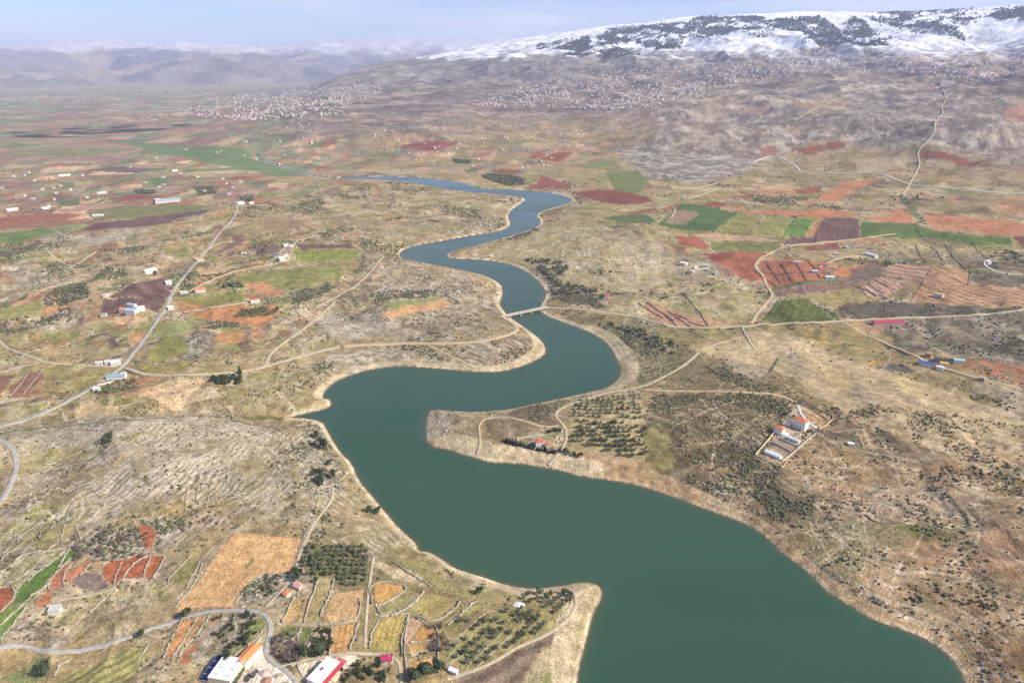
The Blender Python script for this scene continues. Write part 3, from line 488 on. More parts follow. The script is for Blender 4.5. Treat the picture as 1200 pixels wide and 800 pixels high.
for c, p, f, l, fa, c2 in FLD: field(c, p, .8, .7, 1, .17, f, l, fa, None, c2)
patch((.2,.19,.15), E2((330,380),(400,305),(540,292),(430,440),(300,440)), 2, 3, .8, .35, 1.6, 2.2, (.38,.36,.32), 10)
patch((.25,.24,.17), E2((100,640),(240,470),(440,470),(330,560),(280,680),(120,760)), 3, 4, .7, .35, 1.3, 1.8, (.36,.34,.28), 10)
patch((.19,.165,.125), E2((480,560),(600,620),(660,640),(600,700),(560,720),(460,680)), 3, 3, .8, .3, 1.5, .6)
patch((.36,.31,.19), E2((780,80),(900,30),(1000,80),(1100,180),(960,200),(800,140),(660,150),(680,60)), 5, 5, .7, .3, .6, .9, (.26,.235,.13), 15)
patch((.54,.47,.34), E2((960,230),(1100,270),(1199,320),(1199,350),(1060,310),(960,270)), 3, 3, .8, .2, 0, .4)
patch((.24,.22,.12), E2((800,760),(860,690),(1030,690),(1040,806),(780,806)), 3, 4, .7, .35, 1.3, .5, (.33,.26,.14), 10)
patch((.36,.31,.2), E45((250,300),(160,190),(260,220),(420,320),(560,365),(520,380),(430,370)), 2, 3, .5, .3, .5, .4, (.25,.2,.14), 12)
patch((.68,.65,.60), E2((150,806),(270,690),(360,700),(440,600),(480,700),(580,780),(590,806)), 1.5, 1, .9, .15, 0, 0)
patch((.68,.64,.57), E2((585,730),(620,700),(860,665),(900,680),(830,720),(760,806),(640,806)), 1.5, 1, .92, .12, 0, 0)
patch((.44,.4,.33), C8((280,400),(320,330),(400,220),(440,230),(480,300),(470,330),(350,440)), 2, 1.5, .6, .2, .2, .3)
field((.42,.30,.16), C8((420,235),(470,245),(530,272),(510,300),(480,300)), 1, .6, .9, .3, C8((430,240),(520,285)), 7, .5)
stroke((.38,.33,.19), C8((480,325),(520,350),(560,362)), 9, 4, .8)
# terrace lines on the peninsula's flank and dark cracks
terraces([(735,400),(790,410),(800,440),(735,452)], (.17,.17,.085), 11, [(740,430),(800,415)], .6, 4, 1, (.2,.9))
terraces([(900,640),(960,640),(1010,690),(960,690)], (.44,.36,.22), 10, [(905,640),(960,690)], .5, 5, .5, (.2,.9), (.18,.16,.08))
for p in [((535,205),(650,310),(705,365),(690,400),(655,470)),((890,0),(940,45)),((1020,100),(1060,60)),((920,735),(860,620),(815,575))]: stroke((.09,.08,.065), E9(*p), 2.2, 2, .8, 1.5)
stroke((.12,.115,.095), E9((120,185),(250,270),(330,330),(440,400),(540,440),(640,520)), 7, 4, .85, 4, 1, 1.5)
stroke((.42,.37,.24), E9((0,125),(120,90),(250,105),(400,120),(520,150)), 2.5, 2, .8, 1)
stroke((.10,.115,.045), [(-30,512),(60,500),(130,494),(200,488.5),(240,487),(280,490),(330,490)], 7, 4, .85, 3, 1, 1)
stroke((.105,.13,.045), C0((170,455),(260,430),(340,412),(390,350)), 5, 4, .8, 2, 1, 1)
stroke((.085,.08,.065), C8((520,225),(620,310),(760,350),(880,385),(1000,410)), 5, 4, .8, 3, 1, 1.2)
stroke((.30,.28,.13), C8((470,90),(520,130),(600,190),(700,240)), 5, 4, .7, 2)
stroke((.13,.14,.08), [(1057,230),(1066,240),(1082,262)], 26, 10, .8, 5, 1, 1.4)
stroke((.13,.13,.10), [(455,300),(428,282),(430,300),(420,320),(405,345)], 16, 10, .6, 6, 1, 1.2)
for p in [((420,405),(440,430),(510,500),(545,545)),((760,420),(800,455),(850,480)),((660,75),(720,130)),((560,60),(720,45),(800,60)),((900,300),(1000,330),(1199,345))]: stroke((.44,.4,.3), B8(*p) if p[0][0] != 560 else C8(*p), 4, 4, .45, 3)
# beach: the pale drawdown margin
bw = 7.5+3*fbm(X, Y, 60, 3, 121)+6*fbm(X, Y, 200, 2, 122)
for u_, v_, r_, e_ in [(703,720,70,16),(700,760,60,10),(515,515,60,12),(580,542,90,14),(680,556,90,12),(780,580,90,8),(870,610,90,5),(1100,770,90,6),(728,440,110,16),(705,400,110,9),(640,412,90,11),(570,437,120,9),(480,430,110,5),(383,470,60,8),(590,275,150,6),(585,350,100,6)]:
    x_, y_ = flat_xy([(u_, v_)])[0]; bw = bw+e_*np.exp(-((X-x_)**2+(Y-y_)**2)/r_**2)
wide = sst(.05, .4, fbm(X, Y, 260, 2, 123))*9*lowm
bm = (SH > -2)*(1-sst(bw+wide-3, bw+wide+3, SH+1.5*n4))
mixc(bm*.85*(GD < 4200), np.array((.43,.36,.215))*(1+.1*n3+.12*n4)[..., None]); mixc(bm*sst(bw*.2, bw*.6, SH+1.5*n4)*.75*(GD < 4200), (.58,.495,.335)); mixc(bm*(X > 120)*(Y < 800)*.9, np.array((.42,.30,.16))*(1+.3*n4)[..., None])
q_ = bm*nrm(n3, .05, .4)*.6*((X < 150)|(Y > 700)); mixc(q_, (.30,.29,.15))
q_ = bm*(np.abs(np.sin(SH*1.3+n3*2)) > .93)*.35*lowm; mixc(q_, (.25,.2,.13))
rw = 1+GD*.0007; mixc(sst(.8, 1.8, SH)*(1-sst(2.6*rw, 4.6*rw, SH))*.75*(GD < 3000)*(.35+.65*sst(-.3, .2, n3)), (.60,.52,.365))
mixc((SH < 1.0)*(SH > -30)*.8*lowm, (.13,.12,.075)); SHR *= 1-bm; RCK *= 1-bm*.6; mixc((SH < -1)*1.0, (.05,.06,.04))
# far country: mountains and snow
far = sst(19000, 21000, GD)
mixc(far*.95, np.array((.19,.165,.16))*(1+.6*fbm(X, Y, 900, 6, 131, .6))[..., None]); mixc(far*nrm(fbm(X, Y, 2500, 4, 133), .1, .3)*.6, (.09,.10,.10)); mixc(far*nrm(fbm(X+5000, Y, 1900, 4, 135), .2, .35)*.7, (.36,.28,.2))
sn = H+fbm(X, Y, 420, 5, 141)*150+fbm(X, Y, 90, 3, 142)*60
snow = np.where(GD > 18000, .5*sst(860, 1120, sn+fbm(X,Y,1500,4,144)*250), sst(600, 700, sn))
gul = sst(.25, .6, fbm((X+Y*.4), Y*.25, 120, 4, 143))
snow = snow*(1-gul*.8*(1-sst(700, 1250, H))*(GD < 18000))*(1-.5*nrm(fbm(X, Y, 130, 5, 145, .65), .05, .3)*(1-sst(800, 1300, H)))
dust = sst(430, 600, sn)*(GD < 18000)*nrm(fbm(X, Y, 60, 4, 147, .65), -.05, .2)*.6*sst(-.1, .5, AZ[:, None]+0*GD); mixc(dust*(1-snow), (.72,.73,.78))
mixc(snow, (.80,.81,.85)); SHR *= 1-snow
FOR = [A4((685,160),(740,145),(820,140),(870,125),(880,170),(800,180),(700,178)),A4((900,130),(950,100),(1050,90),(1199,80),(1300,85),(1300,160),(1199,178),(1120,175),(1060,150),(1010,155),(920,165)),A8((-10,90),(60,60),(260,55),(280,75),(480,60),(520,80),(570,112),(600,60),(640,70),(765,145),(620,162),(450,150),(430,115),(350,110),(290,130),(180,125),(100,120),(60,160),(-10,175)),
 A8((660,70),(850,35),(1000,40),(1060,60),(990,85),(985,135),(900,125),(760,95),(690,80)),A8((1060,60),(1110,30),(1199,25),(1300,30),(1300,92),(1199,88),(1110,70)),A4((800,185),(880,185),(870,200),(810,196)),A4((910,175),(1000,172),(1030,190),(1000,200),(920,195))]
FM_ = np.zeros((NA, ND), np.float32); FS_ = FM_.copy()
for p in FOR:
    sl, m, dd, _ = region(p, 3, 3); FM_[sl] = np.maximum(FM_[sl], m)
    sl, m, dd, _ = region(p, 14, 6); FS_[sl] = np.maximum(FS_[sl], m)
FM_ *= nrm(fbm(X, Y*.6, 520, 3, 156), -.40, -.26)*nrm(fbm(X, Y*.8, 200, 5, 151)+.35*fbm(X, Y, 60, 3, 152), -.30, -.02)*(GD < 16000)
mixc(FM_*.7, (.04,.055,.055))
fk = nrm(fbm(X, Y, 25, 2, 153), .0, .5)
# faint contour banding of the limestone slopes
for px_, dr_, lm_, a_ in [([(-60,470),(330,480),(480,610),(480,690),(-60,760)], C0((420,560),(640,380)), 6.5, .3),([(800,560),(1260,560),(1260,830),(1100,830),(900,640)], [(900,600),(1100,680)], 8, .3),([(360,300),(590,330),(620,400),(380,440),(300,430),(300,330)], [(440,392),(560,372)], 9, .3),([(640,290),(860,300),(880,370),(660,360)], [(650,300),(860,350)], 11, .25),([(230,490),(480,640),(400,640),(340,560)], [(380,520),(470,640)], 7, .35)]:
    terraces(px_, (.50,.45,.35), lm_, dr_, a_, 20, 1.6, (.3, .9), (.19,.17,.11))
for a_ in [([(-60,290),(180,262),(300,238),(420,215),(490,222),(560,240),(590,262),(520,278),(465,290),(470,305),(440,330),(400,400),(300,430),(100,425),(-60,400)], .5, 82, 50, MID, 460, .6, 10, .25, .6, (.46,.41,.31), .5, True),
    ([(640,262),(720,245),(860,290),(890,335),(885,376),(800,384),(700,364),(640,358),(645,330)], .2, 90, 55, [(.27,.24,.11),(.37,.31,.19),(.24,.235,.1),(.33,.25,.15)], 470, .4, 8, .15, .4, (.44,.39,.29), .5, True),
    ([(420,300),(480,306),(560,325),(583,345),(585,372),(600,395),(540,425),(430,432),(380,440),(400,390)], .6, 60, 36, [(.27,.24,.11),(.34,.27,.17),(.2,.17,.11),(.33,.31,.26)], 480, .5, 6, .5, .5, (.44,.39,.29), .45, True),
    ([(0,560),(230,500),(380,500),(440,600),(480,650),(330,720),(0,760)], .9, 46, 26, [(.27,.235,.12),(.34,.28,.17),(.22,.2,.1),(.36,.325,.25),(.25,.2,.12)], 490, .45, 6, .4, .5, (.46,.41,.31), .5, True),
    ([(950,470),(1260,500),(1260,830),(1140,830),(940,650),(820,600),(900,540)], -.5, 70, 40, [(.3,.2,.115),(.22,.16,.09),(.33,.24,.14),(.2,.185,.09)], 500, .35, 8, .7, .25, (.42,.35,.24), .5, True)]:
    strips(*a_)
terraces([(360,428),(420,408),(500,404),(600,394),(634,410),(610,426),(560,432),(480,428),(400,440),(378,462)], (.47,.42,.31), 7, [(420,425),(600,405)], .6, 4, .9, (.2,.9), (.15,.13,.09))
terraces([(735,380),(860,396),(830,430),(740,452)], (.43,.38,.27), 10, [(750,420),(840,400)], .45, 6, .9, (.3,.9), (.15,.14,.08))
# foot and goat tracks
r_ = np.random.RandomState(77)
def track(x, y, a, n, wid):
    P = [(x, y)]
    for _ in range(n): a += r_.normal(0, .28); x += 26*math.sin(a); y += 26*math.cos(a); P.append((x, y))
    P = smooth_line(P, 1, False); sl = sub(P, 6); 
    if (sl[0].stop-sl[0].start) < 2 or (sl[1].stop-sl[1].start) < 2: return
    dd = sdist(X[sl], Y[sl], P, False).reshape(X[sl].shape); m = (1-sst(wid*.4, wid*.9, dd))*.55*(SH[sl] > 8)*(1-CALM[sl]); mixc(m, (.50,.425,.29), sl)
for u_, v_, n_ in [(880+r_.rand()*320, 400+r_.rand()*380, 12) for _ in range(26)]+[(20+r_.rand()*350, 500+r_.rand()*150, 8) for _ in range(14)]+[(640+r_.rand()*250, 270+r_.rand()*100, 14) for _ in range(12)]+[(20+r_.rand()*420, 300+r_.rand()*140, 12) for _ in range(20)]+[(760+r_.rand()*120, 465+r_.rand()*100, 8) for _ in range(8)]:
    q_ = at((u_, v_))[0]; track(q_[0], q_[1], r_.rand()*6.28, n_, 1.3+.0011*q_[1])
# everywhere: fine mottling
dr_ = np.gradient(HS, axis=1)/np.gradient(D)[None]; da_ = np.gradient(HS, axis=0)/np.gradient(AZ)[:, None]/GD; slp = np.sqrt(dr_**2+da_**2)+.02
wl = .9+GD*.0007
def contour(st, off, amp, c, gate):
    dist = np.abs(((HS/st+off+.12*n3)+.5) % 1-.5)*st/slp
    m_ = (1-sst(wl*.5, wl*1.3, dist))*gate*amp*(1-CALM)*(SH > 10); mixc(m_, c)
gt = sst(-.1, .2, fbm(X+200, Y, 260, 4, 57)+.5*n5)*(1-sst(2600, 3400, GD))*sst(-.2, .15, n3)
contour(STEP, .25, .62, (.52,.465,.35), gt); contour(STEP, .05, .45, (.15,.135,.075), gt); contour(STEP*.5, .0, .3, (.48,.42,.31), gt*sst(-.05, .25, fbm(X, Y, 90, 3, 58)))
gf = slope*sst(-.05, .2, fbm(X, Y, 420, 4, 59))*(1-snow)*(GD > 3500); wl = .9+GD*.0012; contour(22.0, 0, .55, (.40,.34,.26), gf); contour(22.0, .4, .4, (.08,.07,.07), gf)
COL *= np.array((1.03, .945, .88))*(GD < 9000)[..., None]+1.0*(GD >= 9000)[..., None]
COL *= (1+(.26*n4+.2*n6+.2*n3+.14*n5)*(1-.75*CALM))[..., None]
wr = nrm(n4+.5*n6, .28, .5)*np.clip(RCK, 0, 1.6)*.42*(SH > 8); mixc(np.clip(wr, 0, .7), (.50,.45,.36))
wd = nrm(-n4+.6*n3, .22, .45)*np.clip(SHR, 0, 1.5)*.28*(SH > 8)*(snow < .2); mixc(np.clip(wd, 0, .85), (.10,.10,.055))

# the stone-edged terraces read through the mottling
for px_, c_, lm_, dr_, a_ in [([(60,500),(150,487),(330,490),(372,505),(360,560),(300,600),(200,645),(80,660),(50,600)], (.55,.50,.40), 8.5, C0((420,560),(640,380)), .55), ([(-60,600),(90,590),(150,620),(60,700),(-60,740)], (.50,.45,.35), 10, E0((60,400),(250,220)), .5),
    ([(385,560),(440,600),(485,640),(440,660),(400,640),(370,600)], (.5,.45,.35), 7, [(390,590),(470,650)], .55), ([(395,410),(500,406),(600,396),(632,410),(610,424),(480,428),(390,440)], (.5,.45,.34), 8, [(420,425),(600,405)], .5), ([(330,360),(430,330),(470,320),(560,330),(580,365),(500,400),(320,420)], (.48,.43,.33), 11, [(380,400),(500,360)], .45), ([(960,560),(1200,560),(1200,640),(1000,640)], (.45,.36,.26), 9, [(980,600),(1150,570)], .35)]:
    terraces(px_, c_, lm_, dr_, a_, 10, 1.1, (.62, .95), (.16,.14,.10))
# ------------------------------------------------------------------ materials
MATS = {}
def mat(name, c, rough=.85, metal=0, var=.12, scale=1.5, spec=.2, bump=0):
    if name in MATS: return MATS[name]
    m = bpy.data.materials.new(name); m.use_nodes = True; t = m.node_tree; b = t.nodes['Principled BSDF']
    b.inputs['Roughness'].default_value = rough; b.inputs['Metallic'].default_value = metal; b.inputs['Specular IOR Level'].default_value = spec
    co = t.nodes.new('ShaderNodeTexCoord'); n = t.nodes.new('ShaderNodeTexNoise'); n.inputs['Scale'].default_value = scale; n.inputs['Detail'].default_value = 5
    r = t.nodes.new('ShaderNodeMapRange'); r.inputs[1].default_value = .3; r.inputs[2].default_value = .7; r.inputs[3].default_value = 1-var; r.inputs[4].default_value = 1+var
    x = t.nodes.new('ShaderNodeMix'); x.data_type = 'RGBA'; x.blend_type = 'MULTIPLY'; x.inputs[0].default_value = 1; x.inputs[6].default_value = (*c, 1)
    t.links.new(co.outputs['Object'], n.inputs['Vector']); t.links.new(n.outputs[0], r.inputs[0]); t.links.new(r.outputs[0], x.inputs[7]); t.links.new(x.outputs[2], b.inputs['Base Color'])
    if bump:
        u = t.nodes.new('ShaderNodeBump'); u.inputs['Strength'].default_value = bump; u.inputs['Distance'].default_value = .3; t.links.new(n.outputs[0], u.inputs['Height']); t.links.new(u.outputs[0], b.inputs['Normal'])
    MATS[name] = m; return m
def ground_mat():
    m = bpy.data.materials.new('soil_and_grass'); m.use_nodes = True; t = m.node_tree; b = t.nodes['Principled BSDF']
    b.inputs['Roughness'].default_value = 1; b.inputs['Specular IOR Level'].default_value = .05
    at_ = t.nodes.new('ShaderNodeAttribute'); at_.attribute_name = 'soil'
    g = t.nodes.new('ShaderNodeNewGeometry')
    def noi(sc, d):
        n = t.nodes.new('ShaderNodeTexNoise'); n.inputs['Scale'].default_value = sc; n.inputs['Detail'].default_value = d; t.links.new(g.outputs['Position'], n.inputs['Vector']); return n
    a = noi(.45, 4); c = noi(.09, 5)
    r = t.nodes.new('ShaderNodeMapRange'); r.inputs[1].default_value = .3; r.inputs[2].default_value = .7; r.inputs[3].default_value = .62; r.inputs[4].default_value = 1.38
    r2 = t.nodes.new('ShaderNodeMapRange'); r2.inputs[1].default_value = .3; r2.inputs[2].default_value = .7; r2.inputs[3].default_value = .72; r2.inputs[4].default_value = 1.28
    mu = t.nodes.new('ShaderNodeMath'); mu.operation = 'MULTIPLY'
    x = t.nodes.new('ShaderNodeVectorMath'); x.operation = 'SCALE'
    t.links.new(a.outputs[0], r.inputs[0]); t.links.new(c.outputs[0], r2.inputs[0]); t.links.new(r.outputs[0], mu.inputs[0]); t.links.new(r2.outputs[0], mu.inputs[1])
    t.links.new(at_.outputs['Color'], x.inputs[0]); t.links.new(mu.outputs[0], x.inputs['Scale']); t.links.new(x.outputs[0], b.inputs['Base Color'])
    bp = t.nodes.new('ShaderNodeBump'); bp.inputs['Strength'].default_value = .6; bp.inputs['Distance'].default_value = 2.0
    t.links.new(a.outputs[0], bp.inputs['Height']); t.links.new(bp.outputs[0], b.inputs['Normal'])
    return m
def water_mat():
    m = bpy.data.materials.new('lake_water'); m.use_nodes = True; t = m.node_tree; b = t.nodes['Principled BSDF']
    b.inputs['IOR'].default_value = 1.33; b.inputs['Specular IOR Level'].default_value = .5
    g = t.nodes.new('ShaderNodeNewGeometry'); n = t.nodes.new('ShaderNodeTexNoise'); n.inputs['Scale'].default_value = .004; n.inputs['Detail'].default_value = 4
    mpn = t.nodes.new('ShaderNodeMapping'); mpn.inputs['Rotation'].default_value = (0, 0, .5); mpn.inputs['Scale'].default_value = (1, 2.6, 1)
    x = t.nodes.new('ShaderNodeMix'); x.data_type = 'RGBA'; x.inputs[6].default_value = (.026, .070, .044, 1); x.inputs[7].default_value = (.046, .094, .052, 1)
    t.links.new(g.outputs['Position'], mpn.inputs[0]); t.links.new(mpn.outputs[0], n.inputs['Vector']); t.links.new(n.outputs[0], x.inputs[0]); t.links.new(x.outputs[2], b.inputs['Base Color'])
    rr_ = t.nodes.new('ShaderNodeMapRange'); rr_.inputs[1].default_value = .35; rr_.inputs[2].default_value = .65; rr_.inputs[3].default_value = .09; rr_.inputs[4].default_value = .30; t.links.new(n.outputs[0], rr_.inputs[0]); t.links.new(rr_.outputs[0], b.inputs['Roughness'])
    sa = t.nodes.new('ShaderNodeAttribute'); sa.attribute_name = 'shallow'; xs = t.nodes.new('ShaderNodeMix'); xs.data_type = 'RGBA'; xs.inputs[7].default_value = (.095, .10, .055, 1)
    t.links.new(sa.outputs['Fac'], xs.inputs[0]); t.links.new(x.outputs[2], xs.inputs[6]); t.links.new(xs.outputs[2], b.inputs['Base Color'])
    n2_ = t.nodes.new('ShaderNodeTexNoise'); n2_.inputs['Scale'].default_value = .35; n2_.inputs['Detail'].default_value = 3
    bp = t.nodes.new('ShaderNodeBump'); bp.inputs['Strength'].default_value = .12; bp.inputs['Distance'].default_value = .5
    t.links.new(g.outputs['Position'], n2_.inputs['Vector']); t.links.new(n2_.outputs[0], bp.inputs['Height']); t.links.new(bp.outputs[0], b.inputs['Normal'])
    return m
# ------------------------------------------------------------------ object helpers
def mesh_np(name, V, F, m, parent=None, smooth=False):
    """V (n,3); F (m,k) with one k"""
    me = bpy.data.meshes.new(name); V = np.ascontiguousarray(V, np.float32); F = np.ascontiguousarray(F, np.int32); k = F.shape[1]
    me.vertices.add(len(V)); me.vertices.foreach_set('co', V.ravel()); me.loops.add(F.size); me.loops.foreach_set('vertex_index', F.ravel())
    me.polygons.add(len(F)); me.polygons.foreach_set('loop_start', np.arange(0, F.size, k, dtype=np.int32))
    if smooth: me.polygons.foreach_set('use_smooth', np.ones(len(F), bool))
    me.update(calc_edges=True)
    for q in (m if isinstance(m, (list, tuple)) else [m]): me.materials.append(q)
    o = bpy.data.objects.new(name, me); C.objects.link(o)
    if parent: o.parent = parent
    return o
class MB:
    def __init__(s): s.v = []; s.f = []; s.m = []
    def box(s, x0, x1, y0, y1, z0, z1, m=0):
        b = len(s.v); s.v += [(x0,y0,z0),(x1,y0,z0),(x1,y1,z0),(x0,y1,z0),(x0,y0,z1),(x1,y0,z1),(x1,y1,z1),(x0,y1,z1)]
        for f in [(0,3,2,1),(4,5,6,7),(0,1,5,4),(1,2,6,5),(2,3,7,6),(3,0,4,7)]: s.f.append([b+i for i in f]); s.m.append(m)
        return s
    def poly(s, pts, m=0): b = len(s.v); s.v += [tuple(p) for p in pts]; s.f.append(list(range(b, b+len(pts)))); s.m.append(m); return s
    def build(s, name, mt, parent=None, loc=None, rz=0):
        me = bpy.data.meshes.new(name); me.from_pydata(s.v, [], s.f)
        for q in (mt if isinstance(mt, (list, tuple)) else [mt]): me.materials.append(q)
        if any(s.m):
            for p, q in zip(me.polygons, s.m): p.material_index = q
        o = bpy.data.objects.new(name, me); C.objects.link(o)
        if parent: o.parent = parent
        if loc is not None: o.location = loc; o.rotation_euler.z = rz
        return o
def tag(o, label=None, cat=None, group=None, kind=None):
    if label: o['label'] = label
    if cat: o['category'] = cat
    if group: o['group'] = group
    if kind: o['kind'] = kind
    return o
def empty(name, loc, rz, label, cat, group=None):
    o = bpy.data.objects.new(name, None); C.objects.link(o); o.location = loc; o.rotation_euler.z = rz; o.empty_display_size = .5
    return tag(o, label, cat, group)
def P3(u, v, dz=0): x, y = at((u, v))[0]; return (x, y, float(ground(x, y))+dz)
def yaw(p, q):
    a = at([p, q]); d = a[1]-a[0]; return math.atan2(d[1], d[0])
# ------------------------------------------------------------------ terrain mesh
idx = np.arange(NA*ND).reshape(NA, ND)
F = np.stack([idx[:-1, :-1], idx[:-1, 1:], idx[1:, 1:], idx[1:, :-1]], -1).reshape(-1, 4)[:, ::-1]
F = np.ascontiguousarray(F)
V = np.stack([X, Y, H], -1).reshape(-1, 3)
terr = mesh_np('ground', V, F, ground_mat(), smooth=True)
nv = terr.data.polygons[NA*5].normal.z
if nv < 0: terr.data.flip_normals()
ca_ = terr.data.color_attributes.new('soil', 'FLOAT_COLOR', 'POINT')
cc = np.ones((NA*ND, 4), np.float32); cc[:, :3] = np.clip(COL.reshape(-1, 3), .01, .9); ca_.data.foreach_set('color', cc.ravel())
tag(terr, kind='structure')
cell = (np.minimum.reduce([SH[:-1, :-1], SH[1:, :-1], SH[:-1, 1:], SH[1:, 1:]]) < 4).ravel()
Fw = F[cell]; un, inv = np.unique(Fw, return_inverse=True); Vw = V[un].copy(); Vw[:, 2] = 0
wt = mesh_np('water', Vw, inv.reshape(-1, 4), water_mat(), smooth=True); tag(wt, kind='structure')
if wt.data.polygons[0].normal.z < 0: wt.data.flip_normals()
sa_ = wt.data.attributes.new('shallow', 'FLOAT', 'POINT'); shv = SH.ravel()[un]; nn_ = (n3+.5*n5).ravel()[un]; sa_.data.foreach_set('value', np.clip(np.exp(np.minimum(shv, 0)/(3.2+4*np.maximum(nn_, 0)))*.8, 0, .8).astype(np.float32))
# ------------------------------------------------------------------ air
hz = MB().box(-47500, 47500, -3500, 47500, -14, 1800)
hm = bpy.data.materials.new('haze_air'); hm.use_nodes = True; ht = hm.node_tree; ht.nodes.clear()
ho = ht.nodes.new('ShaderNodeOutputMaterial'); hv = ht.nodes.new('ShaderNodeVolumePrincipled'); hv.inputs['Color'].default_value = (.64, .72, 1, 1); hv.inputs['Density'].default_value = 3.0e-5; hv.inputs['Anisotropy'].default_value = 0
ht.links.new(hv.outputs[0], ho.inputs['Volume'])
tag(hz.build('haze', hm), kind='stuff')
# ------------------------------------------------------------------ roads and tracks
ROADPTS = []
def road(name, px, wid, m, lift=.3, rnd=2, shoulder=None):
    P = smooth_line(px, rnd, False); xy = at(P)
    seg = np.hypot(*np.diff(xy, axis=0).T); L_ = np.r_[0, np.cumsum(seg)]; n = max(4, int(L_[-1]/5)); tq = np.linspace(0, L_[-1], n)
    x = smooth1(np.interp(tq, L_, xy[:, 0]), 5); y = smooth1(np.interp(tq, L_, xy[:, 1]), 5)
    dx = np.gradient(x); dy = np.gradient(y); q = np.hypot(dx, dy)+1e-9; nx, ny = -dy/q, dx/q
    r = np.hypot(x, y); lf = lift+.00045*r; V = []; K = [-1, -.5, 0, .5, 1]
    wv = wid*.72*(1+.35*fbm(x, y, 30, 3, 171))/2
    zc = np.max([ground(x+nx*k*wv, y+ny*k*wv) for k in K], 0)
    zc = smooth1(zc, 3)
    for k in K: V.append(np.stack([x+nx*k*wv, y+ny*k*wv, np.maximum(ground(x+nx*k*wv, y+ny*k*wv), zc-.35)+lf], 1))
    # skirts carry the verge down into the soil
    Vl = V[0].copy(); Vl[:, :2] -= np.stack([nx, ny], 1)*.5; Vl[:, 2] -= 1.6; Vr = V[-1].copy(); Vr[:, :2] += np.stack([nx, ny], 1)*.5; Vr[:, 2] -= 1.6
    V = [Vl]+V+[Vr]; W = len(V); VV = np.stack(V, 1).reshape(-1, 3); i = np.arange(n-1)[:, None]*W+np.arange(W-1)[None]
    Fq = np.stack([i, i+W, i+W+1, i+1], -1).reshape(-1, 4)[:, ::-1]
    o = mesh_np(name, VV, Fq, m); tag(o, kind='structure'); ROADPTS.append((np.stack([x, y], 1), wid)); return o
asph = mat('worn_asphalt', (.38,.355,.31), .9, var=.22, scale=.3); dirt = mat('pale_dirt', (.45,.38,.26), 1, var=.26, scale=.25); tand = mat('orange_dirt', (.48,.36,.22), 1, var=.26, scale=.25); grvl = mat('white_gravel', (.6,.57,.52), 1, var=.08, scale=.4)
road('road', [(274,236),(277,242),(278,246),(273,258),(255,275),(240,297),(230,307),(217,323),(203,340),(195,360),(180,382),(167,400),(150,422),(143,430),(133,437),(110,453),(88,466),(50,485),(20,495),(-60,512)], 8, asph)
road('road', [(-30,385),(0,399),(7,409),(40,419),(53,425.5),(100,428),(140,430)], 7, dirt)
road('dirt_road', [(146,431),(158,436),(175,440),(210,439.5),(250,438),(290,435),(320,427),(367,413),(400,406)], 8, dirt)
road('dirt_road', [(400,406),(467,402),(533,403),(567,400),(597,392),(607,387),(603,380),(592,374),(588,371)], 13, tand)
road('road', [(637,362),(653,361),(680,362),(700,364.5),(747,371.5),(777,380.5),(800,384.5),(867,383),(900,379.5),(987,376.5),(1033,373.5),(1083,372),(1153,369),(1200,363),(1260,356)], 8.5, dirt)
road('dirt_track', [(310,431),(317,413),(335,400),(350,390),(375,370),(393,353)], 7, dirt)
road('dirt_track', [(500,404),(520,413),(540,423),(557,432)], 4.5, tand)
road('dirt_track', [(880,380),(884,373),(890,363),(904,349),(905,344),(897,333),(896,325),(883,313),(888,305),(900,297),(920,288),(960,285),(1007,280),(1033,276),(1050,274)], 8, tand)
road('road', [(882,191),(900,183),(915,185),(925,190),(934,196),(938,202),(960,203),(1000,203),(1033,203.5),(1053,212),(1067,217),(1100,220),(1150,225),(1200,227),(1260,230)], 10, grvl)
road('dirt_track', [(1105,106),(1110,118),(1102,125),(1106,133),(1095,143),(1096,155),(1088,165),(1074,178),(1079,192),(1070,208),(1065,218),(1057,229)], 9, dirt)
road('dirt_track', [(820,412),(800,430),(777,442),(750,455),(720,458),(690,466),(673,472),(652,481),(650,488),(656,494),(662,499),(665,512),(661,522),(651,536),(640,547)], 5.5, dirt)
road('dirt_track', [(657,498),(645,501),(633,500),(612,492),(590,488),(573,489),(562,494),(560,500),(563,510),(562,525),(558,535)], 4.5, tand)
road('dirt_track', [(656,504),(630,510),(603,514)], 4, dirt)
road('dirt_track', [(753,457),(800,458.5),(840,458.5),(867,459.5),(900,461),(918,464),(933,472)], 6, tand)
road('concrete_drive', [(934,474),(938,484),(945,494),(958,503)], 5.5, grvl)
road('dirt_track', [(990,378),(1013,393),(1040,403),(1073,418),(1092,428),(1110,433),(1140,442),(1167,448),(1200,457),(1260,470)], 7, tand)
road('road', [(-50,764),(0,760),(15,755),(27,754),(40,759),(55,765),(75,764),(100,761),(137,752),(175,737),(212,724),(242,715.5),(270,715),(300,715.5),(309,718),(317,726),(319,740),(313,753),(308,765),(318,776),(332,782),(342,791),(352,808)], 5.6, asph)
road('road', [(-30,505),(0,515),(13,523),(20,540),(17,556),(8,577),(-4,595),(-30,615)], 6.5, asph)
road('dirt_track', [(309,713),(322,700),(340,681),(349,655),(358,635),(367,613),(380,598),(389,587),(391,575),(388,567)], 3, dirt)
road('dirt_track', [(337,782),(345,775),(360,771),(385,768),(412,764),(440,766),(460,766),(469,772),(470,784),(470,806)], 4.5, dirt)
road('dirt_track', [(427,762),(429,730),(431,700),(434,675),(438,650)], 3.2, dirt)
road('dirt_track', [(520,796),(533,792),(555,786),(580,775),(605,757),(635,747),(650,738),(665,727),(675,712),(677,702),(674,694),(665,690)], 4, dirt)
road('dirt_track', [(203,368),(213,366),(250,360),(293,354)], 4.5, dirt)
